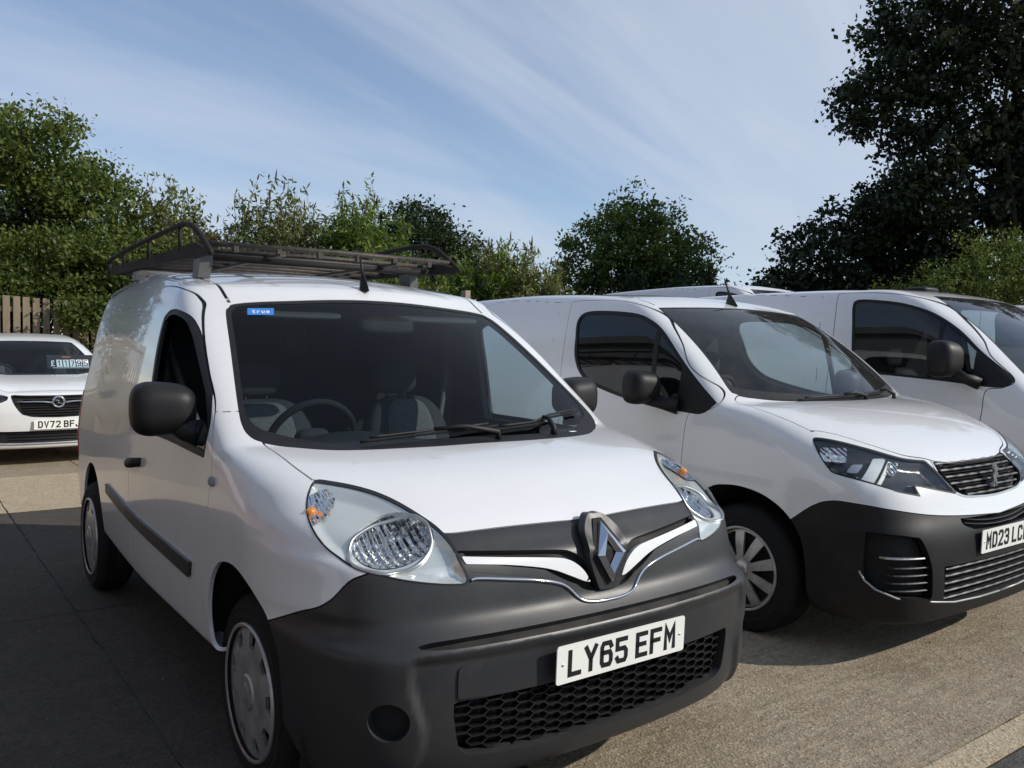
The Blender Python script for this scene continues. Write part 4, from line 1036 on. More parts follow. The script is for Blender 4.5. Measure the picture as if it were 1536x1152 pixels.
P, F = honeycomb(-.57, .57, .30, .487, kfx_c, .066, .0262, .0055, .024)
add('honeycomb_mesh', P, F, 'black_plastic', BU, smooth=False)
# --- doors and their windows
door_poly = outline([(-.335,.405),(-.335,.405),(-.327,.453),(-.281,.642),(-.240,.88),(-.229,1.04),(-.319,1.19),(-.485,1.324),(-.669,1.46),(-.804,1.554),(-.896,1.611),(-1.012,1.655),(-1.235,1.682),(-1.38,1.684),(-1.43,1.66),(-1.447,1.60),(-1.462,1.2),(-1.468,.9),(-1.462,.5),(-1.45,.42),(-1.43,.405),(-1.43,.405)])
f_door = km(lambda p: poly_sdf(xz(p), door_poly), lambda p: np.abs(p[:, 1]) > .5)
door, gap3, rest = band(rest, f_door, .0022); gaps.append(gap3)
win_poly = outline([(-.310,1.035),(-.310,1.035),(-.302,1.145),(-.395,1.255),(-.485,1.327),(-.62,1.425),(-.74,1.502),(-.847,1.55),(-.994,1.574),(-1.095,1.558),(-1.135,1.50),(-1.13,1.2),(-1.12,1.09),(-1.105,1.063),(-1.07,1.055),(-.75,1.050)])
f_win = km(lambda p: poly_sdf(xz(p), win_poly), lambda p: np.abs(p[:, 1]) > .5)
win, door = split(door, f_win)
wg, wf = split(win, lambda p: f_win(p) + .022)
rub_poly = outline([(-.433,.650),(-.433,.650),(-1.25,.672),(-2.08,.695),(-2.10,.69),(-2.095,.662),(-2.07,.652),(-1.25,.620),(-.47,.591),(-.45,.594),(-.445,.61)])
f_rub = km(lambda p: poly_sdf(xz(p), rub_poly), lambda p: np.abs(p[:, 1]) > .5)
def handle(parent, f, x, z, s, yoff=.0, L=.19):
    y = .5
    for _ in range(60):
        v = f(np.array([x]), np.array([y]), np.array([z]))[0]; y -= v
    th = np.linspace(-1, 1, 13); path = np.stack([x + th*L/2, y + .028*(1-th**4) - .004 + yoff, z + .010*th], 1)
    path[:, 1] *= s
    P, F = tube(path, .0135 + .004*(1-th**2), 10); P[:, 2] = (P[:, 2]-z)*1.35+z
    return add('handle', P, F, 'black_plastic', parent)
DOORS = {}
for s, dm, wgm, wfm in zip((-1, 1), halves(door), halves(wg), halves(wf)):
    D = panel('door', dm, k_body, 'white_paint', KV, .012); DOORS[s] = D
    panel('window', split(wgm, lambda p: p[:, 2] - 1.085)[0] if s < 0 else wgm, k_body, 'window_glass', D, 0, -.010)   # the driver's pane is wound down
    panel('window_frame', wfm, k_body, 'black_plastic', D, .014, -.003)
    handle(D, k_body, -1.31, .905, s)
rubA, _ = split(door, f_rub); rubB, _ = split(rest, f_rub)
for s, a, b in zip((-1, 1), halves(rubA), halves(rubB)):
    panel('rub_strip', a, k_body, 'bumper_plastic', DOORS[s], .014, .012)
    panel('rub_strip', b, k_body, 'bumper_plastic', KV, .014, .012)
# --- roof ditch lines
f_dit = km(lambda p: np.abs(np.abs(p[:, 1]) - (.628 + .0*p[:, 0])) - .007, lambda p: (p[:, 2] > 1.55) & (p[:, 0] < -.84) & (p[:, 0] > -3.25))
dit, rest = split(rest, f_dit); 
for h in halves(dit): panel('roof_ditch', h, k_body, 'black_plastic', KV, 0, -.006)
f_ap = km(lambda p: np.abs(p[:, 2] - (1.195 + .06*(p[:, 0]+.32))) - .0018, lambda p: (np.abs(p[:, 1]) > .74) & (p[:, 0] > -.36) & (p[:, 0] < -.15))
aps, rest = split(rest, f_ap); gaps.append(aps)
tail_p = outline([(.60,.74),(.60,.74),(.60,1.12),(.60,1.12),(1.0,1.14),(1.0,1.14),(1.0,.72),(1.0,.72)])
tl, rest = split(rest, km(lambda p: np.maximum(poly_sdf(yz(p), tail_p), p[:, 0] + 3.20), lambda p: p[:, 0] < -3.0))
for h in halves(tl): panel('tail_light', h, k_body, 'red_plastic', KV, .01, .004)
panel('body_shell', rest, k_body, 'white_paint', KV, .014)
for g in gaps:
    for h in halves(g):
        if len(h[1]): panel('panel_gap', h, k_body, 'black_gap', KV, 0, -.006)
if len(under[1]): panel('underbody', under, k_body, 'underbody', KV, 0)
# --- headlamps: clear lens over a deep housing
def lamp(lensm, rimm, s):
    H = panel('headlight', rimm, k_body, 'black_plastic', KV, .004, .001)
    P, T = lensm; N = unit(grad(k_body, P))
    d = np.clip(-f_hl(P), 0, .2)
    add('lens', P + N*(.004 + .010*sst(0, .06, d))[:, None], T, 'lens_glass', H, normals=N)
    u = (np.abs(P[:, 1]) - P[:, 0])*.70711
    # housing set back from the lens, with the bowl of the reflector pushed in
    c = np.array([.040, .893]); e = np.sqrt(((u - c[0])/.105)**2 + ((P[:, 2] - c[1] + .010)/.068)**2)
    house = P - N*(.004 + .024*sst(.0, .025, d))[:, None]
    rf, hs = split((house, T), lambda q: (np.sqrt((((np.abs(q[:, 1]) - q[:, 0])*.70711 - (c[0]+.0))/.110)**2 + ((q[:, 2] - c[1] + .008)/.064)**2) - 1)*.06)
    def nrm(m): 
        n = np.zeros_like(m[0]); fn = np.cross(m[0][m[1][:, 1]]-m[0][m[1][:, 0]], m[0][m[1][:, 2]]-m[0][m[1][:, 0]])
        for k in range(3): np.add.at(n, m[1][:, k], fn)
        return unit(n)
    Ph, Th, Nh = flange(hs[0], hs[1], nrm(hs), .012)
    add('housing', Ph, Th, 'lamp_grey', H, normals=Nh)
    q = rf[0]; uu = (np.abs(q[:, 1]) - q[:, 0])*.70711
    e = np.clip(1 - (((uu - c[0])/.110)**2 + ((q[:, 2] - c[1] + .008)/.064)**2), 0, 1)
    dirv = np.array([.80, s*.55, .05]); q = q - dirv*(.012 + .055*np.sqrt(e))[:, None]
    add('reflector_bowl', q, rf[1], 'reflector', H, normals=nrm((q, rf[1])))
    cc = q[np.argmax(e)]
    P2, F2 = lathe([(0, .03), (.008, .028), (.011, .02), (.011, -.01), (.016, -.012), (.016, -.02)], 14, 'x'); P2 = P2 @ rotz(math.atan2(dirv[1], dirv[0])).T
    add('bulb', P2 + cc + dirv*.012, F2, 'chrome', H)
    # chrome bead round the bowl and a blade under it
    a = np.linspace(0, 2*np.pi, 60, endpoint=False); U = c[0] + .113*np.cos(a); Zz = c[1] - .008 + .067*np.sin(a)
    ring = []
    for uu_, zz in zip(U, Zz):
        j = np.argmin((u-uu_)**2 + (P[:, 2]-zz)**2); ring.append(house[j] + N[j]*.004)
    ring = np.array(ring)
    for _ in range(3): ring = (np.roll(ring, 1, 0) + ring*2 + np.roll(ring, -1, 0))/4
    P2, F2 = tube(ring, .0055, 8, closed=True); add('bezel', P2, F2, 'satin_chrome', H)
    # indicator pod in the upper outer corner
    ic = np.array([.285, .960]); 
    ind, _ = split((house + N*.006, T), lambda q: (np.sqrt((((np.abs(q[:, 1]) - q[:, 0])*.70711 - ic[0])/.042)**2 + ((q[:, 2] - ic[1])/.042)**2) - 1)*.04)
    if len(ind[1]): add('indicator_bowl', ind[0], ind[1], 'reflector', H, normals=nrm(ind))
    j = np.argmin((u-ic[0]-.004)**2 + (P[:, 2]-ic[1])**2)
    P2, F2 = lathe([(0, .024), (.009, .022), (.014, .012), (.015, 0), (.010, -.01), (0, -.012)], 14, 'x')
    add('indicator_bulb', P2 @ rotz(s*.9).T + house[j] + N[j]*.004, F2, 'amber', H)
for s, a, b in zip((-1, 1), halves(lens), halves(hlrim)): lamp(a, b, s)
# --- badge on its shield
def on_front(y, z, off): return np.array([kfx(y, z) + off, y, z])
sh = outline([(0,.932),(.036,.928),(.074,.885),(.083,.835),(.079,.795),(.046,.708),(.034,.700),(0,.698),(-.034,.700),(-.046,.708),(-.079,.795),(-.083,.835),(-.074,.885),(-.036,.928)])
def shield(poly, off, dep, mat, name, parent, k=.0):
    n = len(poly); xc = .795
    # leaning plate that bridges the curved nose
    f = lambda z: float(np.minimum(cv(K_F, z), np.interp(-z, -K_BON[1], K_BON[0]))) + .010 + off
    P = np.array([(f(z), y, z) for y, z in poly] + [(f(z)-dep, y, z) for y, z in poly]); c0 = len(P)
    P = np.concatenate([P, [(f(poly[:, 1].mean())+k, 0, poly[:, 1].mean())]])
    F = [(c0, i, (i+1) % n) for i in range(n)] + [(i, n+i, n+(i+1) % n, (i+1) % n) for i in range(n)]
    return add(name, P, F, mat, parent, smooth=False)
sh = (sh - [0, .815])*[.92, .93] + [0, .815]
BD = shield(sh, .002, .03, 'bumper_plastic', 'badge_shield', KV)
hexo = lambda w, h: np.array([(0,h),(.28*w,h),(w,.10*h),(w,-.10*h),(.28*w,-h),(-.28*w,-h),(-w,-.10*h),(-w,.10*h),(-.28*w,h)])
shield(hexo(.063, .096) + [0, .815], .004, .02, 'black_gap', 'badge_plate', BD)
def diamond(parent, xc, zc, w, h, depth):
    """open lozenge of four thick bevelled chrome bars"""
    o = np.array([(0, h), (w, 0), (0, -h), (-w, 0)]); i = np.array([(0, h*.42), (w*.40, 0), (0, -h*.42), (-w*.40, 0)]); m = o*.42 + i*.58
    def v(q, d): return (float(np.minimum(cv(K_F, zc+q[1]), np.interp(-zc-q[1], -K_BON[1], K_BON[0]))) + .018 + d, q[0], zc + q[1])
    for k in range(4):
        l = (k+1) % 4
        P = [v(o[k], -.02), v(o[l], -.02), v(o[l], depth*.45), v(o[k], depth*.45), v(m[l], depth), v(m[k], depth), v(i[l], 0), v(i[k], 0)]
        F = [(0, 1, 2, 3), (3, 2, 4, 5), (5, 4, 6, 7)]
        add('badge_bar', P, F, 'chrome', parent, smooth=False)
diamond(BD, .808, .815, .057, .089, .018)
# --- plate
number_plate(KV, 'LY65 EFM', (.858, .0, .540), tilt=-.04)
# --- wheels
for s in (-1, 1):
    for x in (0, -2.697):
        wheel(KV, 'slots', x, s*.742, .309, .312, .19, .214, s)
        arch_liner(KV, x + (.04 if x == 0 else 0), .335, .415, .50, .845 if x == 0 else .775, s)
# --- mirrors, wipers, aerial, side repeaters
for s in (-1, 1):
    door_mirror(KV, (-.52, .968, 1.197), s, (.09, .112, .095), k_body, (-.42, .872, 1.115))
    y = .88; v = 1
    P, F = superq((-.205, s*.891, .970), (.024, .010, .016), .7, .6, 20, 12); add('side_repeater', P, F, 'red_plastic' if False else 'sticker_grey', KV)
wiper(KV, [(.014,-.452,1.09),(.011,-.297,1.10),(.010,-.072,1.112),(-.008,.137,1.122)], k_body, (.055, .10, 1.085))
wiper(KV, [(.02,.08,1.11),(-.02,.33,1.12),(-.075,.438,1.136),(-.165,.67,1.145)], k_body, (.02, .40, 1.085))
antenna(KV, (-.872, 0, 1.692), (-.925, 0, 1.845), bw=.022)
# --- stickers inside the screen
def decal(name, pts, mat, off=-.007):
    p = project(k_body, np.array(pts, float), 5); N = unit(grad(k_body, p)); p = p + N*off
    return add(name, p, [tuple(range(len(p)))], mat, KV, smooth=False), p, N
st, sp, sn = decal('sticker', [(-.739,-.588,1.552),(-.715,-.487,1.555),(-.763,-.469,1.584),(-.786,-.572,1.581)][::1], 'sticker_blue', -.001)
ex = unit(sp[1]-sp[0]); ey = unit(sp[3]-sp[0]); en = np.cross(ex, ey); w_ = np.linalg.norm(sp[1]-sp[0]); h_ = np.linalg.norm(sp[3]-sp[0])
for i, ch in enumerate('true'):
    P, F = glyph(ch, .0165, .030, .0042, .0008); P = P + [w_*.16 + i*.0185, h_*.22, .0006]
    add('letter', sp[0] + P[:, :1]*ex + P[:, 1:2]*ey + P[:, 2:3]*en, F, 'sticker_white', st, smooth=False)
st2, _, _ = decal('tax_sticker', [(.005,.505,1.082),(.0,.54,1.083),(-.012,.535,1.093),(-.006,.50,1.092)], 'sticker_white', .001)
# --- cabin
cab = lambda m: split(split(m, lambda p: -(p[:, 2] - .55))[0], lambda p: np.maximum(p[:, 0] - .02, -1.45 - p[:, 0]))[0]
panel('cabin_lining', cab(rest), k_body, 'cabin_dark', KV, 0, -.035)
for s, dm in zip((-1, 1), halves(door)): panel('door_card', cab(dm), k_body, 'cabin_dark', DOORS[s], 0, -.05)
P, F = section(k_body, -1.44, .42, 1.95, .045); add('bulkhead', P, F, 'cabin_dark', KV, smooth=False)
P, F = box((-.62, 0, .42), (1.7, 1.6, .05)); add('cabin_floor', P, F, 'cabin_dark', KV, smooth=False)
# dashboard: lofted hood
xs_ = np.array([.03, -.10, -.22, -.34, -.42, -.45, -.44]); zs_ = np.array([1.035, 1.055, 1.065, 1.05, 1.01, .93, .60]); ys_ = np.linspace(-.76, .76, 33)
P = []; 
for x_, z_ in zip(xs_, zs_):
    for y_ in ys_:
        hood = .055*math.exp(-((y_+.37)/.2)**2)*(1 if -.46 < x_ < -.15 else .25 if x_ > -.46 else 0)*(z_ > .95)
        P.append((x_ - .10*(y_/.76)**2*(1 if x_ > -.2 else .3), y_, z_ + hood - .02*(y_/.76)**2))
F = [(i*33+k, i*33+k+1, (i+1)*33+k+1, (i+1)*33+k) for i in range(6) for k in range(32)]
add('dashboard', P, F, 'cabin_dark', KV)
steering_wheel(KV, np.array([-.60, -.37, 1.035]))
seat(KV, -.98, -.37); seat(KV, -.98, .37)
plain('visor', (.035, .035, .034), .8, var=.05); plain('belt', (.05, .05, .055), .7)
for s in (-1, 1):
    P, F = superq((-.86, s*.36, 1.575), (.085, .22, .012), .5, .4, 24, 10, rot=roty(.30)); add('sun_visor', P, F, 'visor', KV)
    P, F = tube([(-1.36, s*.74, 1.42), (-1.30, s*.70, 1.25), (-1.22, s*.60, .95), (-1.15, s*.52, .70)], .018, 6); P[:, 0] = P[:, 0]*1; add('seat_belt', P, F, 'belt', KV)
    P, F = superq((-1.37, s*.755, 1.30), (.035, .03, .30), .5, .5, 14, 12); add('pillar_trim', P, F, 'visor', KV)
P, F = box((-1.425, -.12, 1.46), (.006, .14, .14)); NT_ = add('no_smoking_notice', P, F, 'cabin_grey', KV, smooth=False)
a_ = np.linspace(0, 2*np.pi, 30, endpoint=False); P, F = tube(np.stack([np.full(30, -1.42), -.12 + .05*np.cos(a_), 1.46 + .05*np.sin(a_)], 1), .006, 5, closed=True); add('ring', P, F, 'cabin_dark', NT_)
P, F = tube([(-1.42, -.155, 1.495), (-1.42, -.085, 1.425)], .006, 5); add('bar', P, F, 'cabin_dark', NT_)
P, F = superq((-.66, 0, 1.52), (.025, .13, .038), .5, .5, 24, 12, rot=roty(-.2)); add('rear_view_mirror', P, F, 'cabin_dark', KV)
# ================================================================ roof rack
plain('rack_black', (.014, .012, .011), .75, 0, var=.3, spec=.3)
t = NT('rack_rust'); nz = t.noise(30, 6, .7); t.bsdf(Base_Color=t.ramp(nz, [(.35, (.022, .021, .02)), (.55, (.05, .042, .035)), (.7, (.10, .055, .03))]), Roughness=.6, Metallic=.3); MAT['rack_rust'] = t.m
plain('foot_grey', (.09, .092, .095), .5, var=.1); plain('bar_grey', (.36, .37, .37), .4, .3, var=.1)
RK = empty('roof_rack', (-2.05, 0, 1.80), 0, 'black tubular roof rack with raised side rails on top of the white van', 'roof rack')
def radd(n, P, F, m, par=RK, **k): return add(n, np.asarray(P) - [-2.05, 0, 1.80] if par is RK else np.asarray(P) - [-2.05, 0, 1.80], F, m, par, **k)
for s in (-1, 1):
    hoop = outline([(-3.13,1.862),(-3.15,1.90),(-3.12,1.945),(-2.6,1.970),(-2.0,1.986),(-1.58,1.992),(-1.42,1.985),(-1.30,1.955),(-1.18,1.895),(-1.06,1.822)], closed=False, n=6)
    P, F = tube(np.c_[hoop[:, 0], np.full(len(hoop), s*.635), hoop[:, 1]], .0135, 8); SR = radd('side_rail', P, F, 'rack_black')
    q = [(-3.12,1.850),(-3.12,1.897),(-1.95,1.888),(-1.28,1.888),(-1.12,1.845),(-1.07,1.815),(-2.0,1.838)]
    n = len(q); P = [(a, s*.635-.006, b) for a, b in q] + [(a, s*.635+.006, b) for a, b in q]
    F = [tuple(range(n)), tuple(range(2*n-1, n-1, -1))] + [(i, n+i, n+(i+1) % n, (i+1) % n) for i in range(n)]
    radd('side_board', P, F, 'rack_black', smooth=False)
    for x_ in (-2.75, -2.15, -1.55):
        P, F = tube([(x_, s*.635, 1.87), (x_, s*.635, 1.982)], .009, 6); radd('upright', P, F, 'rack_black')
    for x_ in (-1.28 if s < 0 else -1.55, -2.48):
        zr = 1.70
        for _ in range(40): zr -= k_body(np.array([x_]), np.array([s*.61]), np.array([zr]))[0]
        pr = [(-.050, 0), (.050, 0), (.060, .6), (.062, 1), (-.062, 1), (-.055, .6)]; H = 1.838 - zr
        P = np.array([(x_ + a, s*(.578 + .012*(1-b)), zr - .004 + b*H) for a, b in pr] + [(x_ + a*.9, s*(.630 + .012*(1-b)), zr - .004 + b*H) for a, b in pr])
        F = [tuple(range(6)), tuple(range(11, 5, -1))] + [(i, 6+i, 6+(i+1) % 6, (i+1) % 6) for i in range(6)]
        radd('foot', P, F, 'foot_grey' , smooth=False)
for x_, m_ in ((-1.30, 'rack_black'), (-2.48, 'bar_grey')):
    P, F = tube([(x_, -.60, 1.828), (x_, .60, 1.828)], .016, 10); radd('cross_bar', P, F, m_)
for i, x_ in enumerate(np.linspace(-1.15, -3.06, 11)):
    z_ = 1.873 if i == 0 else 1.862
    P, F = tube([(x_, -.63, z_), (x_, 0, z_+.006), (x_, .63, z_)], .0125, 8); sl = radd('slat', P, F, 'rack_rust')
    if i == 0:
        for y_ in np.linspace(-.5, .5, 6):
            P, F = box((x_-.002, y_, z_-.012), (.026, .022, .034)); radd('bracket', P, F, 'rack_rust', sl, smooth=False)
for y_ in (-.3, .3):
    P, F = box((-2.1, y_, 1.842), (2.0, .03, .012)); radd('runner', P, F, 'rack_rust', smooth=False)
# ---------------------------------------------------------------- body of the second van
P_CAB = curve([(-4.2,1.70),(-3.4,1.78),(-2.6,1.818),(-2.0,1.825),(-1.5,1.812),(-1.1,1.786),(-.9,1.755),(-.745,1.705),(-.55,1.605),(-.3,1.445),(-.1,1.285),(.03,1.168),(.4,.88)], .06)
P_BON = curve([(-.6,1.235),(-.2,1.195),(.03,1.168),(.2,1.148),(.4,1.100),(.55,1.045),(.68,.978),(.77,.905),(.86,.79),(1.1,.35)], .07)
P_W = curve([(.0,.82),(.2,.87),(.35,.895),(.6,.915),(.85,.922),(1.0,.918),(1.12,.908),(1.25,.887),(1.4,.857),(1.55,.818),(1.7,.77),(1.9,.68)], .06)
P_F = curve([(.0,.70),(.12,.77),(.2,.845),(.28,.872),(.36,.885),(.5,.89),(.58,.886),(.64,.872),(.70,.845),(.78,.826),(.85,.812),(.91,.77),(1.0,.68),(1.2,.4),(2.0,-.4)], .04)
def p_body(x, y, z):
    ay = np.abs(y)
    xs = x + .22*ay*ay
    zc = cv(P_CAB, xs) - .05*ay*ay*sst(-.7, -1.1, xs)
    tc = (z - zc) / np.sqrt(1 + cd(P_CAB, xs)**2)
    xb = x + .17*ay*ay
    tb = (z - cv(P_BON, xb) + .01*ay*ay) / np.sqrt(1 + cd(P_BON, xb)**2)
    top = smin(tb, tc, .02)
    side = ay - (cv(P_W, z) - .06*sst(-1.0, -3.5, x) - .05*sst(.2, .8, x))
    front = (x - cv(P_F, z) + .075*ay*ay) / np.sqrt(1 + np.minimum(cd(P_F, z)**2, 4))
    d = smax(smax(side, front, .42), top, .11 + .06*sst(-.2, .2, x))
    d = smax(d, -x - 3.50 + .05*(z-.5) + .05*ay*ay, .16)
    return smax(d, (.30 - .10*sst(.25, .5, x)) - z, .05)
# ================================================================ the second van
PV = empty('panel_van', (-.10, 2.61, 0), .0034, 'white panel van with a horizontal slatted grille, black lower bumper and plate MD23', 'van')
P_mesh = surface_net(p_body, (-3.65, 0, .12), (1.05, 1.0, 1.95), .0165)
parch_f = outline([(-.36,.05),(-.385,.33),(-.37,.47),(-.31,.60),(-.22,.69),(-.154,.732),(-.079,.749),(.027,.754),(.149,.735),(.246,.694),(.315,.638),(.365,.56),(.385,.47),(.39,.33),(.36,.05)])
parch_r = outline([(-2.785+.395*math.cos(R(a)), .335+.415*math.sin(R(a))) for a in range(-40, 221, 20)] + [(-3.09,-.1),(-2.48,-.1)])
f_arch = lambda p: np.where(np.abs(p[:, 1]) > .4, np.minimum(poly_sdf(xz(p), parch_f), poly_sdf(xz(p), parch_r)), .15)
_, prest = split(P_mesh, f_arch)
wsp = outline([(.06,-.3),(.06,-.3),(.06,0),(.036,.25),(-.02,.50),(-.10,.70),(-.14,.765),(-.175,.785),(-.30,.762),(-.55,.722),(-.80,.684),(-.80,.684),(-.765,.45),(-.745,.2),(-.742,0),(-.742,-.3),(-.742,-.3)])
f_w = km(lambda p: poly_sdf(xy(p), wsp), lambda p: p[:, 2] > 1.05)
wz, prest = split(prest, f_w)
g_, s_ = split(wz, lambda p: f_w(p) + .016 + .05*sst(-.14, .04, p[:, 0] + .22*p[:, 1]**2))
panel('windscreen', g_, p_body, 'dusty_glass', PV, 0, -.003); panel('windscreen_surround', s_, p_body, 'black_plastic', PV, .012, -.002)
# headlights
PH = np.array([(.351,.813,1.022),(.363,.783,1.028),(.432,.723,1.015),(.538,.64,.983),(.637,.521,.942),(.682,.392,.926),(.682,.392,.926),(.735,.372,.875),(.775,.362,.83),(.812,.312,.772),(.812,.312,.772),(.781,.482,.806),(.748,.599,.829),(.748,.599,.829),(.773,.596,.785),(.773,.596,.785),(.727,.702,.808),(.699,.736,.822),(.612,.811,.852),(.512,.866,.876),(.48,.87,.897),(.44,.866,.936),(.39,.846,.986)])
ph_poly = outline(dg(PH)); f_ph = km(lambda p: poly_sdf(dg(p), ph_poly), lambda p: p[:, 0] > .25)
phl, prest = split(prest, f_ph)
pb = outline([(.06,-.3),(.06,-.3),(.06,0),(.036,.25),(-.02,.50),(-.10,.70),(-.13,.76),(-.12,.80),(-.12,.80),(.0,.815),(.105,.822),(.351,.810),(.351,.810),(.363,.783),(.432,.723),(.538,.64),(.637,.521),(.682,.392),(.705,.335),(.705,.335),(.728,.2),(.735,0),(.735,-.3),(.735,-.3)])
f_pb = km(lambda p: poly_sdf(xy(p), pb), lambda p: p[:, 2] > .86)
pbon, pg1, prest = band(prest, f_pb, .0028); panel('bonnet', pbon, p_body, 'white_paint', PV, .012); pgaps = [pg1]
pgr = outline([(-.3,.921),(-.3,.921),(0,.921),(.2,.922),(.362,.925),(.362,.925),(.388,.872),(.384,.815),(.352,.785),(.275,.758),(.15,.747),(0,.742),(-.3,.742),(-.3,.742)])
f_pg = km(lambda p: poly_sdf(yz(p), pgr), lambda p: p[:, 0] > .55)
pgz, prest = split(prest, f_pg)
pgi, pge = split(pgz, lambda p: f_pg(p) + .009)
PGR = panel('grille_frame', pge, p_body, 'satin_chrome', PV, .02, .002)
panel('grille_backing', pgi, p_body, 'black_gap', PGR, 0, -.030)
for i, z in enumerate(np.linspace(.765, .905, 6)):
    w_ = .348 if z > .80 else .24 if z < .775 else .30
    slat_bar(PGR, p_body, -w_, w_, z, .011, .02, -.004, 'bumper_plastic', wave=.25, n=41)
    if i < 5: slat_bar(PGR, p_body, -w_*.98, w_*.98, z + .014, .004, .02, -.012, 'black_plastic', 'web')
# lion emblem on the grille
lion = np.array([(-.3,1),(.1,1),(.25,.85),(.1,.72),(.35,.62),(.75,.7),(.95,.55),(.6,.5),(.45,.3),(.8,.1),(.75,-.15),(.4,.0),(.3,-.3),(.55,-.55),(.6,-.9),(.15,-.95),(.25,-.7),(-.05,-.45),(-.25,-.7),(-.2,-1),(-.65,-.95),(-.45,-.6),(-.4,-.3),(-.7,-.15),(-.9,.2),(-.55,.1),(-.3,.15),(-.35,.45),(-.55,.6),(-.5,.85)])*[.034, .056]
n_ = len(lion); P = [(.838, a, .842+b) for a, b in lion] + [(.826, a, .842+b) for a, b in lion]
bm = bmesh.new(); vs = [bm.verts.new(p) for p in P]; bm.faces.new(vs[:n_]); bm.faces.new(vs[n_:][::-1])
for i in range(n_): bm.faces.new((vs[i], vs[n_+i], vs[n_+(i+1) % n_], vs[(i+1) % n_]))
bmesh.ops.recalc_face_normals(bm, faces=bm.faces); bmesh.ops.triangulate(bm, faces=bm.faces); me = bpy.data.meshes.new('emblem'); bm.to_mesh(me); bm.free(); me.materials.append(MAT['satin_chrome']); obj('emblem', me, PGR)
# lower bumper in bare plastic
ZB = curve([(-.75,.658),(-.61,.661),(-.566,.664),(-.35,.681),(-.197,.699),(.034,.736),(.16,.751),(.238,.755),(.29,.744),(.329,.722),(.416,.638),(.5,.55)], .02)
f_pbu = km(lambda p: p[:, 2] - cv(ZB, dg(p)[:, 0]), lambda p: p[:, 0] > .2)
pbu, pg2, prest = band(prest, f_pbu, .002); pgaps.append(pg2)
sl_p = outline([(-.3,.655),(-.3,.655),(.30,.668),(.365,.672),(.365,.672),(.36,.645),(.30,.622),(.2,.610),(-.3,.600),(-.3,.600)])
lg_p = outline([(-.3,.462),(-.3,.462),(.40,.468),(.535,.472),(.535,.472),(.515,.33),(.505,.312),(.40,.300),(-.3,.288),(-.3,.288)])
FG = np.array([(.668,.836,.630),(.655,.841,.60),(.650,.839,.437),(.683,.82,.387),(.729,.788,.357),(.835,.585,.325),(.835,.585,.325),(.841,.605,.476),(.82,.659,.60),(.80,.70,.618),(.765,.758,.626)])
fg_p = outline(dg(FG))
frp = lambda p: p[:, 0] > .45
f_s = km(lambda p: poly_sdf(yz(p), sl_p), frp); f_l = km(lambda p: poly_sdf(yz(p), lg_p), frp); f_f = km(lambda p: poly_sdf(dg(p), fg_p), frp)
a_, pbu = split(pbu, f_s); b_, pbu = split(pbu, f_l); c_, pbu = split(pbu, f_f)
PBU = panel('front_bumper', pbu, p_body, 'black_plastic', PV, .035)
for m in (a_, b_): panel('grille_backing', m, p_body, 'black_gap', PBU, 0, -.05)
for h in halves(c_): panel('fog_lamp_recess', h, p_body, 'black_gap', PBU, 0, -.045)
for z in (.618, .637): slat_bar(PBU, p_body, -.33, .33, z, .006, .03, -.010, 'bumper_plastic', sag=.25)
for z in (.315, .35, .385, .42, .452): slat_bar(PBU, p_body, -.505, .505, z, .010, .03, -.010, 'bumper_plastic', wave=.2, n=41)
for s in (-1, 1):
    for z in (.37, .405, .44, .475): slat_bar(PBU, p_body, s*.62, s*.78, z, .008, .03, -.015, 'bumper_plastic', n=7)
    slat_bar(PBU, p_body, s*.66, s*.81, .52, .008, .03, -.006, 'satin_chrome', 'trim', n=7)
    q = project(p_body, np.array([(.64,s*.845,.45),(.66,s*.835,.41),(.70,s*.81,.375),(.76,s*.75,.345),(.84,s*.58,.315),(.86,s*.42,.29),(.87,s*.2,.28),(.875,s*.0,.278)]), 5)
    P, F = tube(q + unit(grad(p_body, q))*.001, .005, 6); add('lip_trim', P, F, 'bar_grey', PBU)
number_plate(PV, 'MD23 LCN', (.899, 0, .555), tilt=-.03)
# doors
pd_poly = outline([(-.39,.36),(-.39,.36),(-.385,.6),(-.37,.84),(-.348,1.06),(-.30,1.11),(-.20,1.125),(-.152,1.170),(-.20,1.24),(-.368,1.337),(-.479,1.46),(-.60,1.56),(-.72,1.64),(-.88,1.70),(-1.1,1.735),(-1.40,1.745),(-1.505,1.74),(-1.505,1.74),(-1.452,1.273),(-1.42,.933),(-1.41,.6),(-1.42,.36),(-1.42,.36)])
f_pd = km(lambda p: poly_sdf(xz(p), pd_poly), lambda p: np.abs(p[:, 1]) > .5)
pdoor, pg3, prest = band(prest, f_pd, .0022); pgaps.append(pg3)
pw_poly = outline([(-1.338,1.665),(-1.395,1.61),(-1.375,1.5),(-1.345,1.383),(-1.265,1.279),(-1.122,1.211),(-.761,1.136),(-.349,1.098),(-.233,1.104),(-.165,1.16),(-.165,1.16),(-.368,1.322),(-.61,1.528),(-.759,1.614),(-.899,1.652),(-1.17,1.672)])
f_pw = km(lambda p: poly_sdf(xz(p), pw_poly), lambda p: np.abs(p[:, 1]) > .5)
pwin, pdoor = split(pdoor, f_pw)
pwin2, prest = split(prest, f_pw)
wmerge = pwin
wgl, wfr = split(wmerge, lambda p: np.maximum(f_pw(p) + .020, p[:, 0] + .43))
post, wgl = split(wgl, lambda p: np.abs(p[:, 0] + .64 + .10*(p[:, 2]-1.3)) - .017)
PD = {}
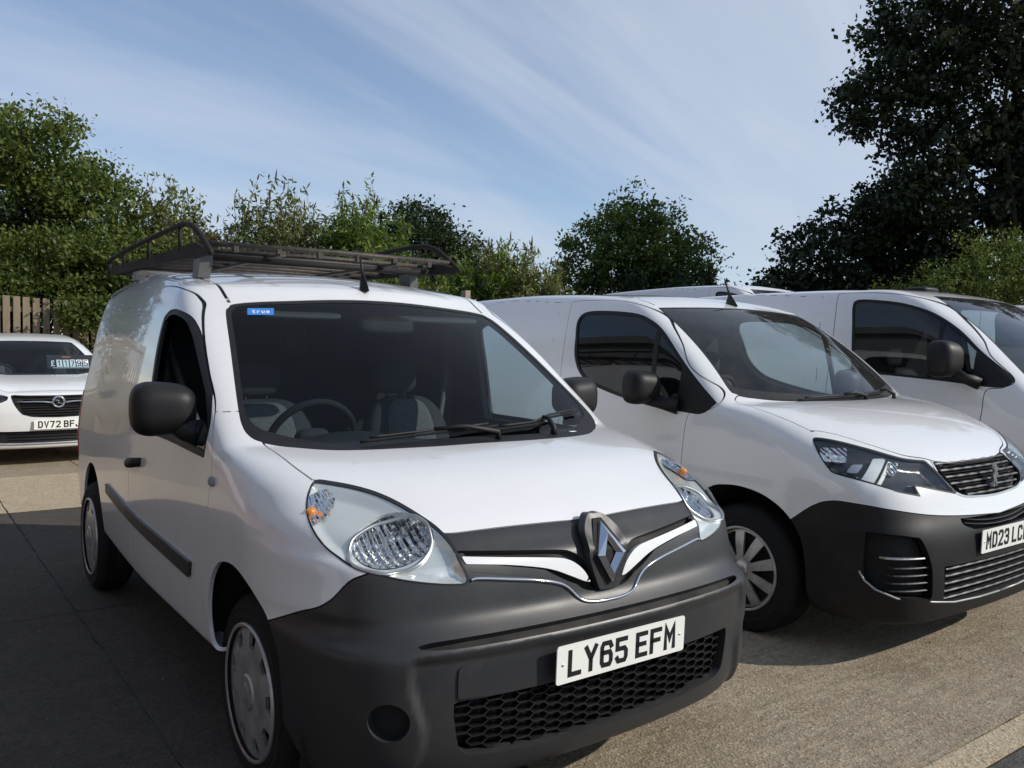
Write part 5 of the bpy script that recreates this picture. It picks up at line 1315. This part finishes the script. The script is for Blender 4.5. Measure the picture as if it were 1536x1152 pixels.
for s, dm, g1, fr1, po in zip((-1, 1), halves(pdoor), halves(wgl), halves(wfr), halves(post)):
    D = panel('door', dm, p_body, 'white_paint', PV, .012); PD[s] = D
    panel('window', g1, p_body, 'tinted_glass' if s < 0 else 'window_glass', D, 0, -.008); panel('window_frame', fr1, p_body, 'black_plastic', D, .012, -.002); panel('window_post', po, p_body, 'black_plastic', D, .012, -.004)
    handle(D, p_body, -1.27, .98, s)
for h in halves(pwin2): 
    if len(h[1]): panel('window_trim', h, p_body, 'black_plastic', PV, .01)
rd = outline([(-1.53,.46),(-1.53,.46),(-1.55,.93),(-1.575,1.27),(-1.62,1.74),(-1.62,1.74),(-2.55,1.73),(-2.62,1.2),(-2.60,.9),(-2.45,.80),(-2.36,.60),(-2.33,.46),(-2.33,.46)])
f_rd = km(lambda p: np.abs(poly_sdf(xz(p), rd)) - .002, lambda p: np.abs(p[:, 1]) > .5)
g4, prest = split(prest, f_rd); pgaps.append(g4)
f_dp = km(lambda p: np.abs(np.abs(p[:, 1]) - (.672 - .03*sst(-.9, -1.4, p[:, 0]))) - .006, lambda p: (p[:, 2] > 1.6) & (p[:, 0] < -.83) & (p[:, 0] > -3.4))
dt, prest = split(prest, f_dp)
for h in halves(dt): panel('roof_ditch', h, p_body, 'black_plastic', PV, 0, -.005)
panel('body_shell', prest, p_body, 'white_paint', PV, .014)
for g in pgaps:
    for h in halves(g):
        if len(h[1]): panel('panel_gap', h, p_body, 'black_gap', PV, 0, -.006)
def block_lamp(V, f, mesh, fh, s, units, edge=.006):
    """black headlight housing behind a clear cover, with lit-metal units inside; unit = (u, z, ru, rz, material)"""
    lensm, rim = split(mesh, lambda p: fh(p) + edge)
    H = panel('headlight', rim, f, 'black_plastic', V, .02, .001)
    P, T = lensm; N = unit(grad(f, P)); add('lens', P + N*.003, T, 'lens_glass', H, normals=N)
    d = np.clip(-fh(P), 0, .2); house = (P - N*(.012 + .03*sst(0, .03, d))[:, None], T)
    add('housing', house[0], house[1], 'lamp_black', H, normals=nrm_of(house))
    for (u0, z0, ru, rz, mat, sl) in units:
        e, _ = split((P - N*.016, T), lambda q: np.maximum(np.abs((np.abs(q[:, 1])-q[:, 0])*.70711 - u0 - sl*(q[:, 2]-z0)) - ru, np.abs(q[:, 2]-z0) - rz))
        if len(e[1]): Pq, Tq, Nq = flange(e[0], e[1], unit(grad(f, e[0])), .02); add('lamp_unit', Pq, Tq, mat, H, normals=Nq)
PU = [(.245, .955, .060, .030, 'reflector', -.35), (.075, .890, .034, .050, 'lamp_grey', -.9), (.030, .872, .010, .055, 'white_plastic', -.9), (-.02, .900, .028, .022, 'reflector', -.6), (.16, .900, .026, .018, 'satin_chrome', -1.0)]
for s, h in zip((-1, 1), halves(phl)): block_lamp(PV, p_body, h, f_ph, s, PU)
for s in (-1, 1):
    for x in (0, -2.785):
        wheel(PV, 'spokes', x, s*.765, .323, .326, .205, .208, s); arch_liner(PV, x, .34, .42, .50, .87, s)
    door_mirror(PV, (-.60, 1.005, 1.225), s, (.085, .10, .092), p_body, (-.42, .90, 1.13))
antenna(PV, (-.80, 0, 1.728), (-.87, 0, 1.90))
wiper(PV, [(.02,-.45,1.17),(.03,-.2,1.17),(.03,.05,1.18),(.02,.2,1.19)], p_body, (.05, .15, 1.16))
wiper(PV, [(.02,.15,1.18),(-.03,.4,1.18),(-.1,.62,1.2)], p_body, (.02, .5, 1.16))
cabin(PV, p_body, prest, PD, pdoor, .05, -1.48, .60, 1.13, -.12)
# ---------------------------------------------------------------- body of the larger vans
E_CAB = curve([(-5.2,1.85),(-4.0,1.93),(-3.0,1.955),(-2.0,1.965),(-1.4,1.96),(-1.0,1.945),(-.75,1.915),(-.55,1.862),(-.3,1.725),(-.1,1.59),(.08,1.44),(.35,1.20),(.6,.97)], .06)
E_BON = curve([(-.6,1.30),(-.1,1.26),(.35,1.20),(.5,1.14),(.64,1.06),(.76,.96),(.85,.83),(1.1,.35)], .07)
E_W = curve([(.0,.86),(.2,.92),(.4,.945),(.7,.958),(1.0,.955),(1.15,.95),(1.3,.935),(1.5,.905),(1.7,.865),(1.85,.825),(2.0,.76)], .06)
E_F = curve([(.0,.72),(.12,.79),(.2,.86),(.3,.885),(.5,.89),(.62,.875),(.75,.85),(.88,.80),(1.0,.70),(1.2,.45),(2.0,-.4)], .04)
def e_body(x, y, z):
    ay = np.abs(y)
    xs = x + .17*ay*ay
    zc = cv(E_CAB, xs) - .045*ay*ay*sst(-.7, -1.1, xs)
    tc = (z - zc) / np.sqrt(1 + cd(E_CAB, xs)**2)
    xb = x + .18*ay*ay
    tb = (z - cv(E_BON, xb)) / np.sqrt(1 + cd(E_BON, xb)**2)
    top = smin(tb, tc, .02)
    side = ay - (cv(E_W, z) - .05*sst(-1.2, -4.1, x) - .05*sst(.2, .8, x))
    front = (x - cv(E_F, z) + .12*ay*ay) / np.sqrt(1 + np.minimum(cd(E_F, z)**2, 4))
    d = smax(smax(side, front, .42), top, .11)
    d = smax(d, -x - 4.08 + .04*(z-.5) + .05*ay*ay, .16)
    return smax(d, (.28 - .06*sst(.25, .5, x)) - z, .05)
# ================================================================ the larger vans
E_mesh = surface_net(e_body, (-4.25, 0, .12), (1.05, 1.05, 2.1), .024)
earch = [outline([(x0+.40*math.cos(R(a)), .345+.42*math.sin(R(a))) for a in range(-40, 221, 20)] + [(x0-.3,-.1),(x0+.3,-.1)]) for x0 in (0, -3.275)]
_, erest = split(E_mesh, lambda p: np.where(np.abs(p[:, 1]) > .4, np.minimum(poly_sdf(xz(p), earch[0]), poly_sdf(xz(p), earch[1])), .15))
ews = outline([(.385,-.3),(.385,-.3),(.385,0),(.36,.3),(.30,.58),(.22,.76),(.18,.79),(.13,.795),(-.10,.745),(-.40,.665),(-.595,.60),(-.63,.57),(-.60,.4),(-.575,.2),(-.57,0),(-.57,-.3),(-.57,-.3)])
f_ew = km(lambda p: poly_sdf(xy(p), ews), lambda p: p[:, 2] > 1.1)
ewz, erest = split(erest, f_ew); ewg, ewf = split(ewz, lambda p: f_ew(p) + .018 + .05*sst(.2, .36, p[:, 0] + .17*p[:, 1]**2))
ebn = outline([(.385,-.3),(.385,-.3),(.385,0),(.36,.3),(.30,.58),(.22,.76),(.22,.80),(.22,.80),(.45,.79),(.62,.66),(.70,.45),(.74,0),(.74,-.3),(.74,-.3)])
f_eb = km(lambda p: poly_sdf(xy(p), ebn), lambda p: p[:, 2] > .88)
ebon, eg1, erest = band(erest, f_eb, .003)
ed = outline([(-.05,.36),(-.05,.36),(-.10,.8),(-.071,1.036),(-.052,1.19),(.05,1.215),(.10,1.27),(-.06,1.42),(-.149,1.534),(-.29,1.66),(-.48,1.79),(-.68,1.86),(-.95,1.895),(-1.24,1.905),(-1.27,1.90),(-1.27,1.90),(-1.25,1.584),(-1.26,1.2),(-1.28,.6),(-1.26,.36),(-1.26,.36)])
f_ed = km(lambda p: poly_sdf(xz(p), ed), lambda p: np.abs(p[:, 1]) > .5)
edoor, eg2, erest = band(erest, f_ed, .003)
ewn = outline([(-1.085,1.845),(-1.122,1.80),(-1.10,1.65),(-1.075,1.45),(-1.06,1.30),(-1.04,1.285),(-.688,1.265),(-.319,1.240),(-.05,1.215),(.06,1.220),(.102,1.262),(.06,1.31),(-.12,1.455),(-.293,1.610),(-.488,1.732),(-.687,1.800),(-.90,1.835)])
f_en = km(lambda p: poly_sdf(xz(p), ewn), lambda p: np.abs(p[:, 1]) > .5)
ewin, edoor = split(edoor, f_en); ewin2, erest = split(erest, f_en)
ewgl, ewfr = split(ewin, lambda p: np.maximum(f_en(p) + .018, p[:, 0] + .15))
epost, ewgl = split(ewgl, lambda p: np.abs(p[:, 0] + .40) - .014)
erd = outline([(-1.33,.46),(-1.33,.46),(-1.36,1.3),(-1.40,1.88),(-1.40,1.88),(-2.62,1.88),(-2.66,1.2),(-2.60,.46),(-2.60,.46)])
eg3, erest = split(erest, km(lambda p: np.abs(poly_sdf(xz(p), erd)) - .003, lambda p: np.abs(p[:, 1]) > .5))
eup, erest = split(erest, km(lambda p: np.abs(np.abs(p[:, 1]) - .70) - .006, lambda p: (p[:, 2] > 1.75) & (p[:, 0] < -.62) & (p[:, 0] > -3.95)))
ebu = km(lambda p: p[:, 2] - .52, lambda p: p[:, 0] > .3); ebum, erest = split(erest, ebu)
EMS = {}
def epan(name, mesh, mat, parent, depth=.01, off=0.0):
    """panel whose mesh data is shared by the copies of this body"""
    key = (name, len(mesh[1]), round(float(mesh[0].sum()), 3), mat, off)
    if key not in EMS:
        P, T = mesh; N = unit(grad(e_body, P)); P = P + N*off; P, T, N = flange(P, T, N, depth); EMS[key] = mesh_data(name, P, T, mat, normals=N)
    return obj(name, EMS[key], parent)
EH = {n: halves(m) for n, m in (('door', edoor), ('gl', ewgl), ('fr', ewfr), ('post', epost), ('w2', ewin2), ('eup', eup), ('eg1', eg1), ('eg2', eg2), ('eg3', eg3))}
def large_van(loc, rz, label, mirror='black_plastic', detail=True, sz=1.0, group=None):
    V = empty('panel_van', loc, rz, label, 'van', group); V.scale = (1, 1, sz)
    epan('windscreen', ewg, 'dusty_glass', V, 0, -.003); epan('windscreen_surround', ewf, 'black_plastic', V, .012, -.002); epan('bonnet', ebon, 'white_paint', V); epan('body_shell', erest, 'white_paint', V, .014); epan('front_bumper', ebum, 'black_plastic', V, .01)
    DD = {}
    for i, s in enumerate((-1, 1)):
        D = epan('door', EH['door'][i], 'white_paint', V, .012); DD[s] = D
        epan('window', EH['gl'][i], 'tinted_glass' if s < 0 else 'window_glass', D, 0, -.008); epan('window_frame', EH['fr'][i], 'black_plastic', D, .012, -.002); epan('window_post', EH['post'][i], 'black_plastic', D, .012, -.003)
        if len(EH['w2'][i][1]): epan('window_trim', EH['w2'][i], 'black_plastic', V)
        epan('roof_ditch', EH['eup'][i], 'black_plastic', V, 0, -.005)
        for k in ('eg1', 'eg2', 'eg3'): epan('panel_gap', EH[k][i], 'black_gap', V, 0, -.006)
        for x in (0, -3.275):
            wheel(V, 'spokes', x, s*.80, .333, .335, .215, .215, s); arch_liner(V, x, .34, .43, .50, .90, s)
        door_mirror(V, (-.27, 1.08, 1.40), s, (.10, .115, .125), e_body, (-.10, .94, 1.24), mirror); handle(D, e_body, -1.12, 1.03, s)
    cabin(V, e_body, erest, DD, edoor, .30, -1.30, .75, 1.20, .16, seats=detail)
    return V
large_van((-.2, 7.95, 0), .01, 'white van at the end of the row, beyond the van with the roof pod', detail=False)
large_van((-5.5, 10.0, 0), 0, 'high roofed white van showing only its roof behind the parked vans', detail=False, sz=1.30)
EV = large_van((0, 5.15, 0), 0, 'tall white van with a black door mirror and a low black pod on its roof')
P, F = superq((-1.05, .05, 1.962), (.10, .13, .026), .7, .5, 24, 12); add('roof_pod', P, F, 'black_plastic', EV)
# ================================================================ the car for sale behind
I_CAB = curve([(-4.4,.95),(-3.9,1.15),(-3.4,1.36),(-2.8,1.49),(-2.1,1.54),(-1.6,1.54),(-1.2,1.50),(-.92,1.43),(-.4,1.21),(.0,1.02),(.3,.86)], .06)
I_BON = curve([(-.6,1.07),(0,1.02),(.3,.975),(.55,.92),(.75,.85),(.86,.76),(.95,.60),(1.2,.1)], .07)
I_W = curve([(.0,.80),(.2,.87),(.45,.905),(.75,.91),(.95,.885),(1.05,.85),(1.2,.78),(1.4,.68),(1.6,.56)], .05)
I_F = curve([(.0,.78),(.15,.86),(.25,.91),(.35,.90),(.5,.915),(.6,.915),(.7,.905),(.8,.875),(.9,.80),(1.2,.4)], .03)
def i_body(x, y, z):
    ay = np.abs(y); xs = x + .22*ay*ay
    tc = (z - cv(I_CAB, xs) + .04*ay*ay) / np.sqrt(1 + cd(I_CAB, xs)**2)
    xb = x + .22*ay*ay; tb = (z - cv(I_BON, xb) - .02*sst(.35, .6, ay)) / np.sqrt(1 + cd(I_BON, xb)**2)
    side = ay - (cv(I_W, z) - .08*sst(-1.5, -3.9, x) - .05*sst(.2, .8, x))
    front = (x - cv(I_F, z) + .20*ay*ay) / np.sqrt(1 + np.minimum(cd(I_F, z)**2, 4))
    d = smax(smax(side, front, .36), smin(tb, tc, .02), .14)
    d = smax(d, -x - 3.85 + .05*ay*ay, .2)
    return smax(d, .20 - z, .05)
IV = empty('parked_car', (-9.26, -.22, 0), .0426, 'white car with a price card behind its windscreen and plate DV72 BFJ', 'car')
I_mesh = surface_net(i_body, (-4.0, 0, .1), (1.05, 1.0, 1.65), .024)
iarch = [outline([(x0+.36*math.cos(R(a)), .335+.37*math.sin(R(a))) for a in range(-40, 221, 20)] + [(x0-.28,-.1),(x0+.28,-.1)]) for x0 in (0, -2.83)]
_, ir = split(I_mesh, lambda p: np.where(np.abs(p[:, 1]) > .4, np.minimum(poly_sdf(xz(p), iarch[0]), poly_sdf(xz(p), iarch[1])), .15))
f_iw = km(lambda p: poly_sdf(xy(p), outline([(.03,-.3),(.03,-.3),(.03,0),(.01,.3),(-.06,.55),(-.17,.70),(-.26,.70),(-.55,.62),(-.90,.53),(-.985,.49),(-.96,.3),(-.94,0),(-.94,-.3),(-.94,-.3)])), lambda p: p[:, 2] > .9)
iwz, ir = split(ir, f_iw); iwg, iwf = split(iwz, lambda p: f_iw(p) + .02)
panel('windscreen', iwg, i_body, 'screen_glass', IV, 0, -.003); panel('windscreen_surround', iwf, i_body, 'black_plastic', IV, .012, -.002)
f_in = km(lambda p: poly_sdf(xz(p), outline([(-.25,1.0),(-.25,1.0),(-.75,1.27),(-1.1,1.42),(-1.5,1.47),(-2.1,1.46),(-2.9,1.36),(-3.2,1.2),(-3.2,1.05),(-3.0,1.0),(-1.5,.985)])), lambda p: np.abs(p[:, 1]) > .4)
isw, ir = split(ir, f_in)
for h in halves(isw): panel('side_window', h, i_body, 'tinted_glass', IV, .01, -.005)
f_ig = km(lambda p: poly_sdf(yz(p), outline([(-.3,.805),(-.3,.805),(.30,.81),(.445,.815),(.47,.79),(.44,.70),(.38,.61),(.33,.585),(.2,.562),(-.3,.55),(-.3,.55)])), lambda p: p[:, 0] > .5)
igz, ir = split(ir, f_ig); igi, ige = split(igz, lambda p: f_ig(p) + .012)
IG = panel('grille_frame', ige, i_body, 'black_plastic', IV, .02, .002); panel('grille_backing', igi, i_body, 'black_gap', IG, 0, -.03)
for z in np.linspace(.585, .79, 8): slat_bar(IG, i_body, -.34 - .3*(z-.6)*(z < .75), .34 + .3*(z-.6)*(z < .75), z, .008, .015, -.012, 'lamp_black')
for s in (-1, 1):
    q = np.array([(fx_of(i_body, abs(y), z)+.012, y*s, z) for y, z in ((.07,.728),(.15,.738),(.25,.742),(.34,.74),(.42,.745))]); P, F = tube(q, [.012,.010,.008,.006,.003], 8); add('wing', P, F, 'chrome', IG)
P, F = lathe([(.048, .0), (.055, .008), (.066, .010), (.070, .0)], 28, 'x'); EB = add('emblem', P + [fx_of(i_body, 0, .735)+.004, 0, .735], F, 'chrome', IG)
P, F = tube([(fx_of(i_body,0,.735)+.012, -.04, .757), (fx_of(i_body,0,.735)+.014, .005, .748), (fx_of(i_body,0,.735)+.014, -.01, .728), (fx_of(i_body,0,.735)+.012, .04, .712)], [.004,.010,.010,.004], 8); add('griffin', P, F, 'chrome', EB)
f_ih = km(lambda p: poly_sdf(yz(p), outline([(.51,.76),(.51,.76),(.60,.725),(.72,.73),(.80,.77),(.83,.83),(.80,.86),(.68,.845),(.56,.82),(.50,.80)])), lambda p: p[:, 0] > .2)
ihl, ir = split(ir, f_ih)
for s, h in zip((-1, 1), halves(ihl)):
    P, T = h; N = unit(grad(i_body, P)); H = add('headlight', P - N*.02, T, 'lamp_black', IV, normals=N); add('lens', P + N*.002, T, 'lens_glass', H, normals=N)
    P2, F2 = superq((fx_of(i_body, .64, .785)-.02, s*.64, .785), (.02, .055, .02), .8, .7, 16, 10); add('lamp_unit', P2, F2, 'reflector', H)
f_il = km(lambda p: poly_sdf(yz(p), outline([(-.3,.405),(-.3,.405),(.5,.405),(.62,.41),(.70,.40),(.60,.30),(.52,.275),(-.3,.27),(-.3,.27)])), lambda p: p[:, 0] > .4)
iil, ir = split(ir, f_il); panel('lower_intake', iil, i_body, 'black_plastic', IV, 0, -.03)
for z in (.305, .34, .375): slat_bar(IV, i_body, -.5, .5, z, .008, .015, -.015, 'black_plastic', 'intake_slat')
q = np.array([(fx_of(i_body, abs(y), .262)+.004, y, .262+.09*max(0, abs(y)-.5)) for y in np.linspace(-.72, .72, 25)]); P, F = tube(q, .012, 6); add('lip_trim', P, F, 'alloy', IV)
f_ib = km(lambda p: poly_sdf(xy(p), outline([(.03,-.3),(.03,-.3),(.03,0),(.01,.3),(-.06,.55),(-.17,.72),(-.15,.78),(.2,.77),(.5,.70),(.68,.55),(.79,.3),(.82,0),(.82,-.3),(.82,-.3)])), lambda p: p[:, 2] > .8)
ibn, ig1, ir = band(ir, f_ib, .003); panel('bonnet', ibn, i_body, 'white_paint_clean', IV); panel('panel_gap', ig1, i_body, 'black_gap', IV, 0, -.005)
panel('body_shell', ir, i_body, 'white_paint_clean', IV, .012)
number_plate(IV, 'DV72 BFJ', (.925, 0, .478))
for s in (-1, 1):
    for x in (0, -2.83): wheel(IV, 'alloy', x, s*.775, .328, .33, .215, .225, s); arch_liner(IV, x, .335, .38, .45, .86, s)
    door_mirror(IV, (-.55, 1.0, 1.04), s, (.09, .11, .07), i_body, (-.5, .88, .99))
P, F = superq((-2.9, 0, 1.52), (.09, .03, .04), .8, .8, 14, 10); add('antenna', P, F, 'black_plastic', IV)
P, F = box((-.55, 0, .60), (1.0, 1.5, .7)); 
P, F = section(i_body, -2.2, .3, 1.5, .05); add('rear_partition', P, F, 'cabin_dark', IV, smooth=False)
P, F = box((-.9, 0, .45), (2.4, 1.5, .05)); add('cabin_floor', P, F, 'cabin_dark', IV, smooth=False)
P, F = superq((-.32, 0, .93), (.28, .72, .09), .6, .4); add('dashboard', P, F, 'cabin_dark', IV)
steering_wheel(IV, np.array([-.75, -.37, .96])); seat(IV, -1.15, -.37, .62); seat(IV, -1.15, .37, .62)
lin = split(split(ir, lambda p: 1.0 - p[:, 2])[0], lambda p: np.maximum(p[:, 0] - .0, -2.25 - p[:, 0]))[0]
panel('cabin_lining', lin, i_body, 'cabin_dark', IV, 0, -.03)
# price card propped behind the screen
PCD = empty('price_card', (-9.26, -.22, 0), .0426, 'dark price card with white figures behind the windscreen of the white car', 'price card')
cw, ch_ = .56, .20; rt = roty(R(-30)); co = np.array([-.40, .39, 1.17])
def card(P): return (np.c_[P[:, 2], P[:, 0], P[:, 1]]) @ rt.T + co
P, F = box((0, 0, 0), (cw, ch_, .004)); add('board', card(P), F, 'lamp_black', PCD, smooth=False)
x_ = -.245
for chh in '£11795':
    P, F = box((x_+.028, -.025, .003), (.064, .105, .002)); 
    if chh != '£': add('tile', card(P), F, 'sticker_white', PCD, smooth=False)
    P, F = glyph(chh, .046, .085, .011, .001); add('figure', card(P + [x_+.005, -.067, .0042]), F, 'sticker_white' if chh == '£' else 'plate_ink', PCD, smooth=False); x_ += .078
P, F = box((-.05, .068, .003), (.10, .010, .002)); add('strip', card(P), F, 'orange_card', PCD, smooth=False)
P, F = box((.0, -.092, .003), (.44, .006, .002)); add('line', card(P), F, 'sticker_white', PCD, smooth=False)
print('tris', sum(sum(len(p.vertices)-2 for p in m.polygons) for m in bpy.data.meshes))
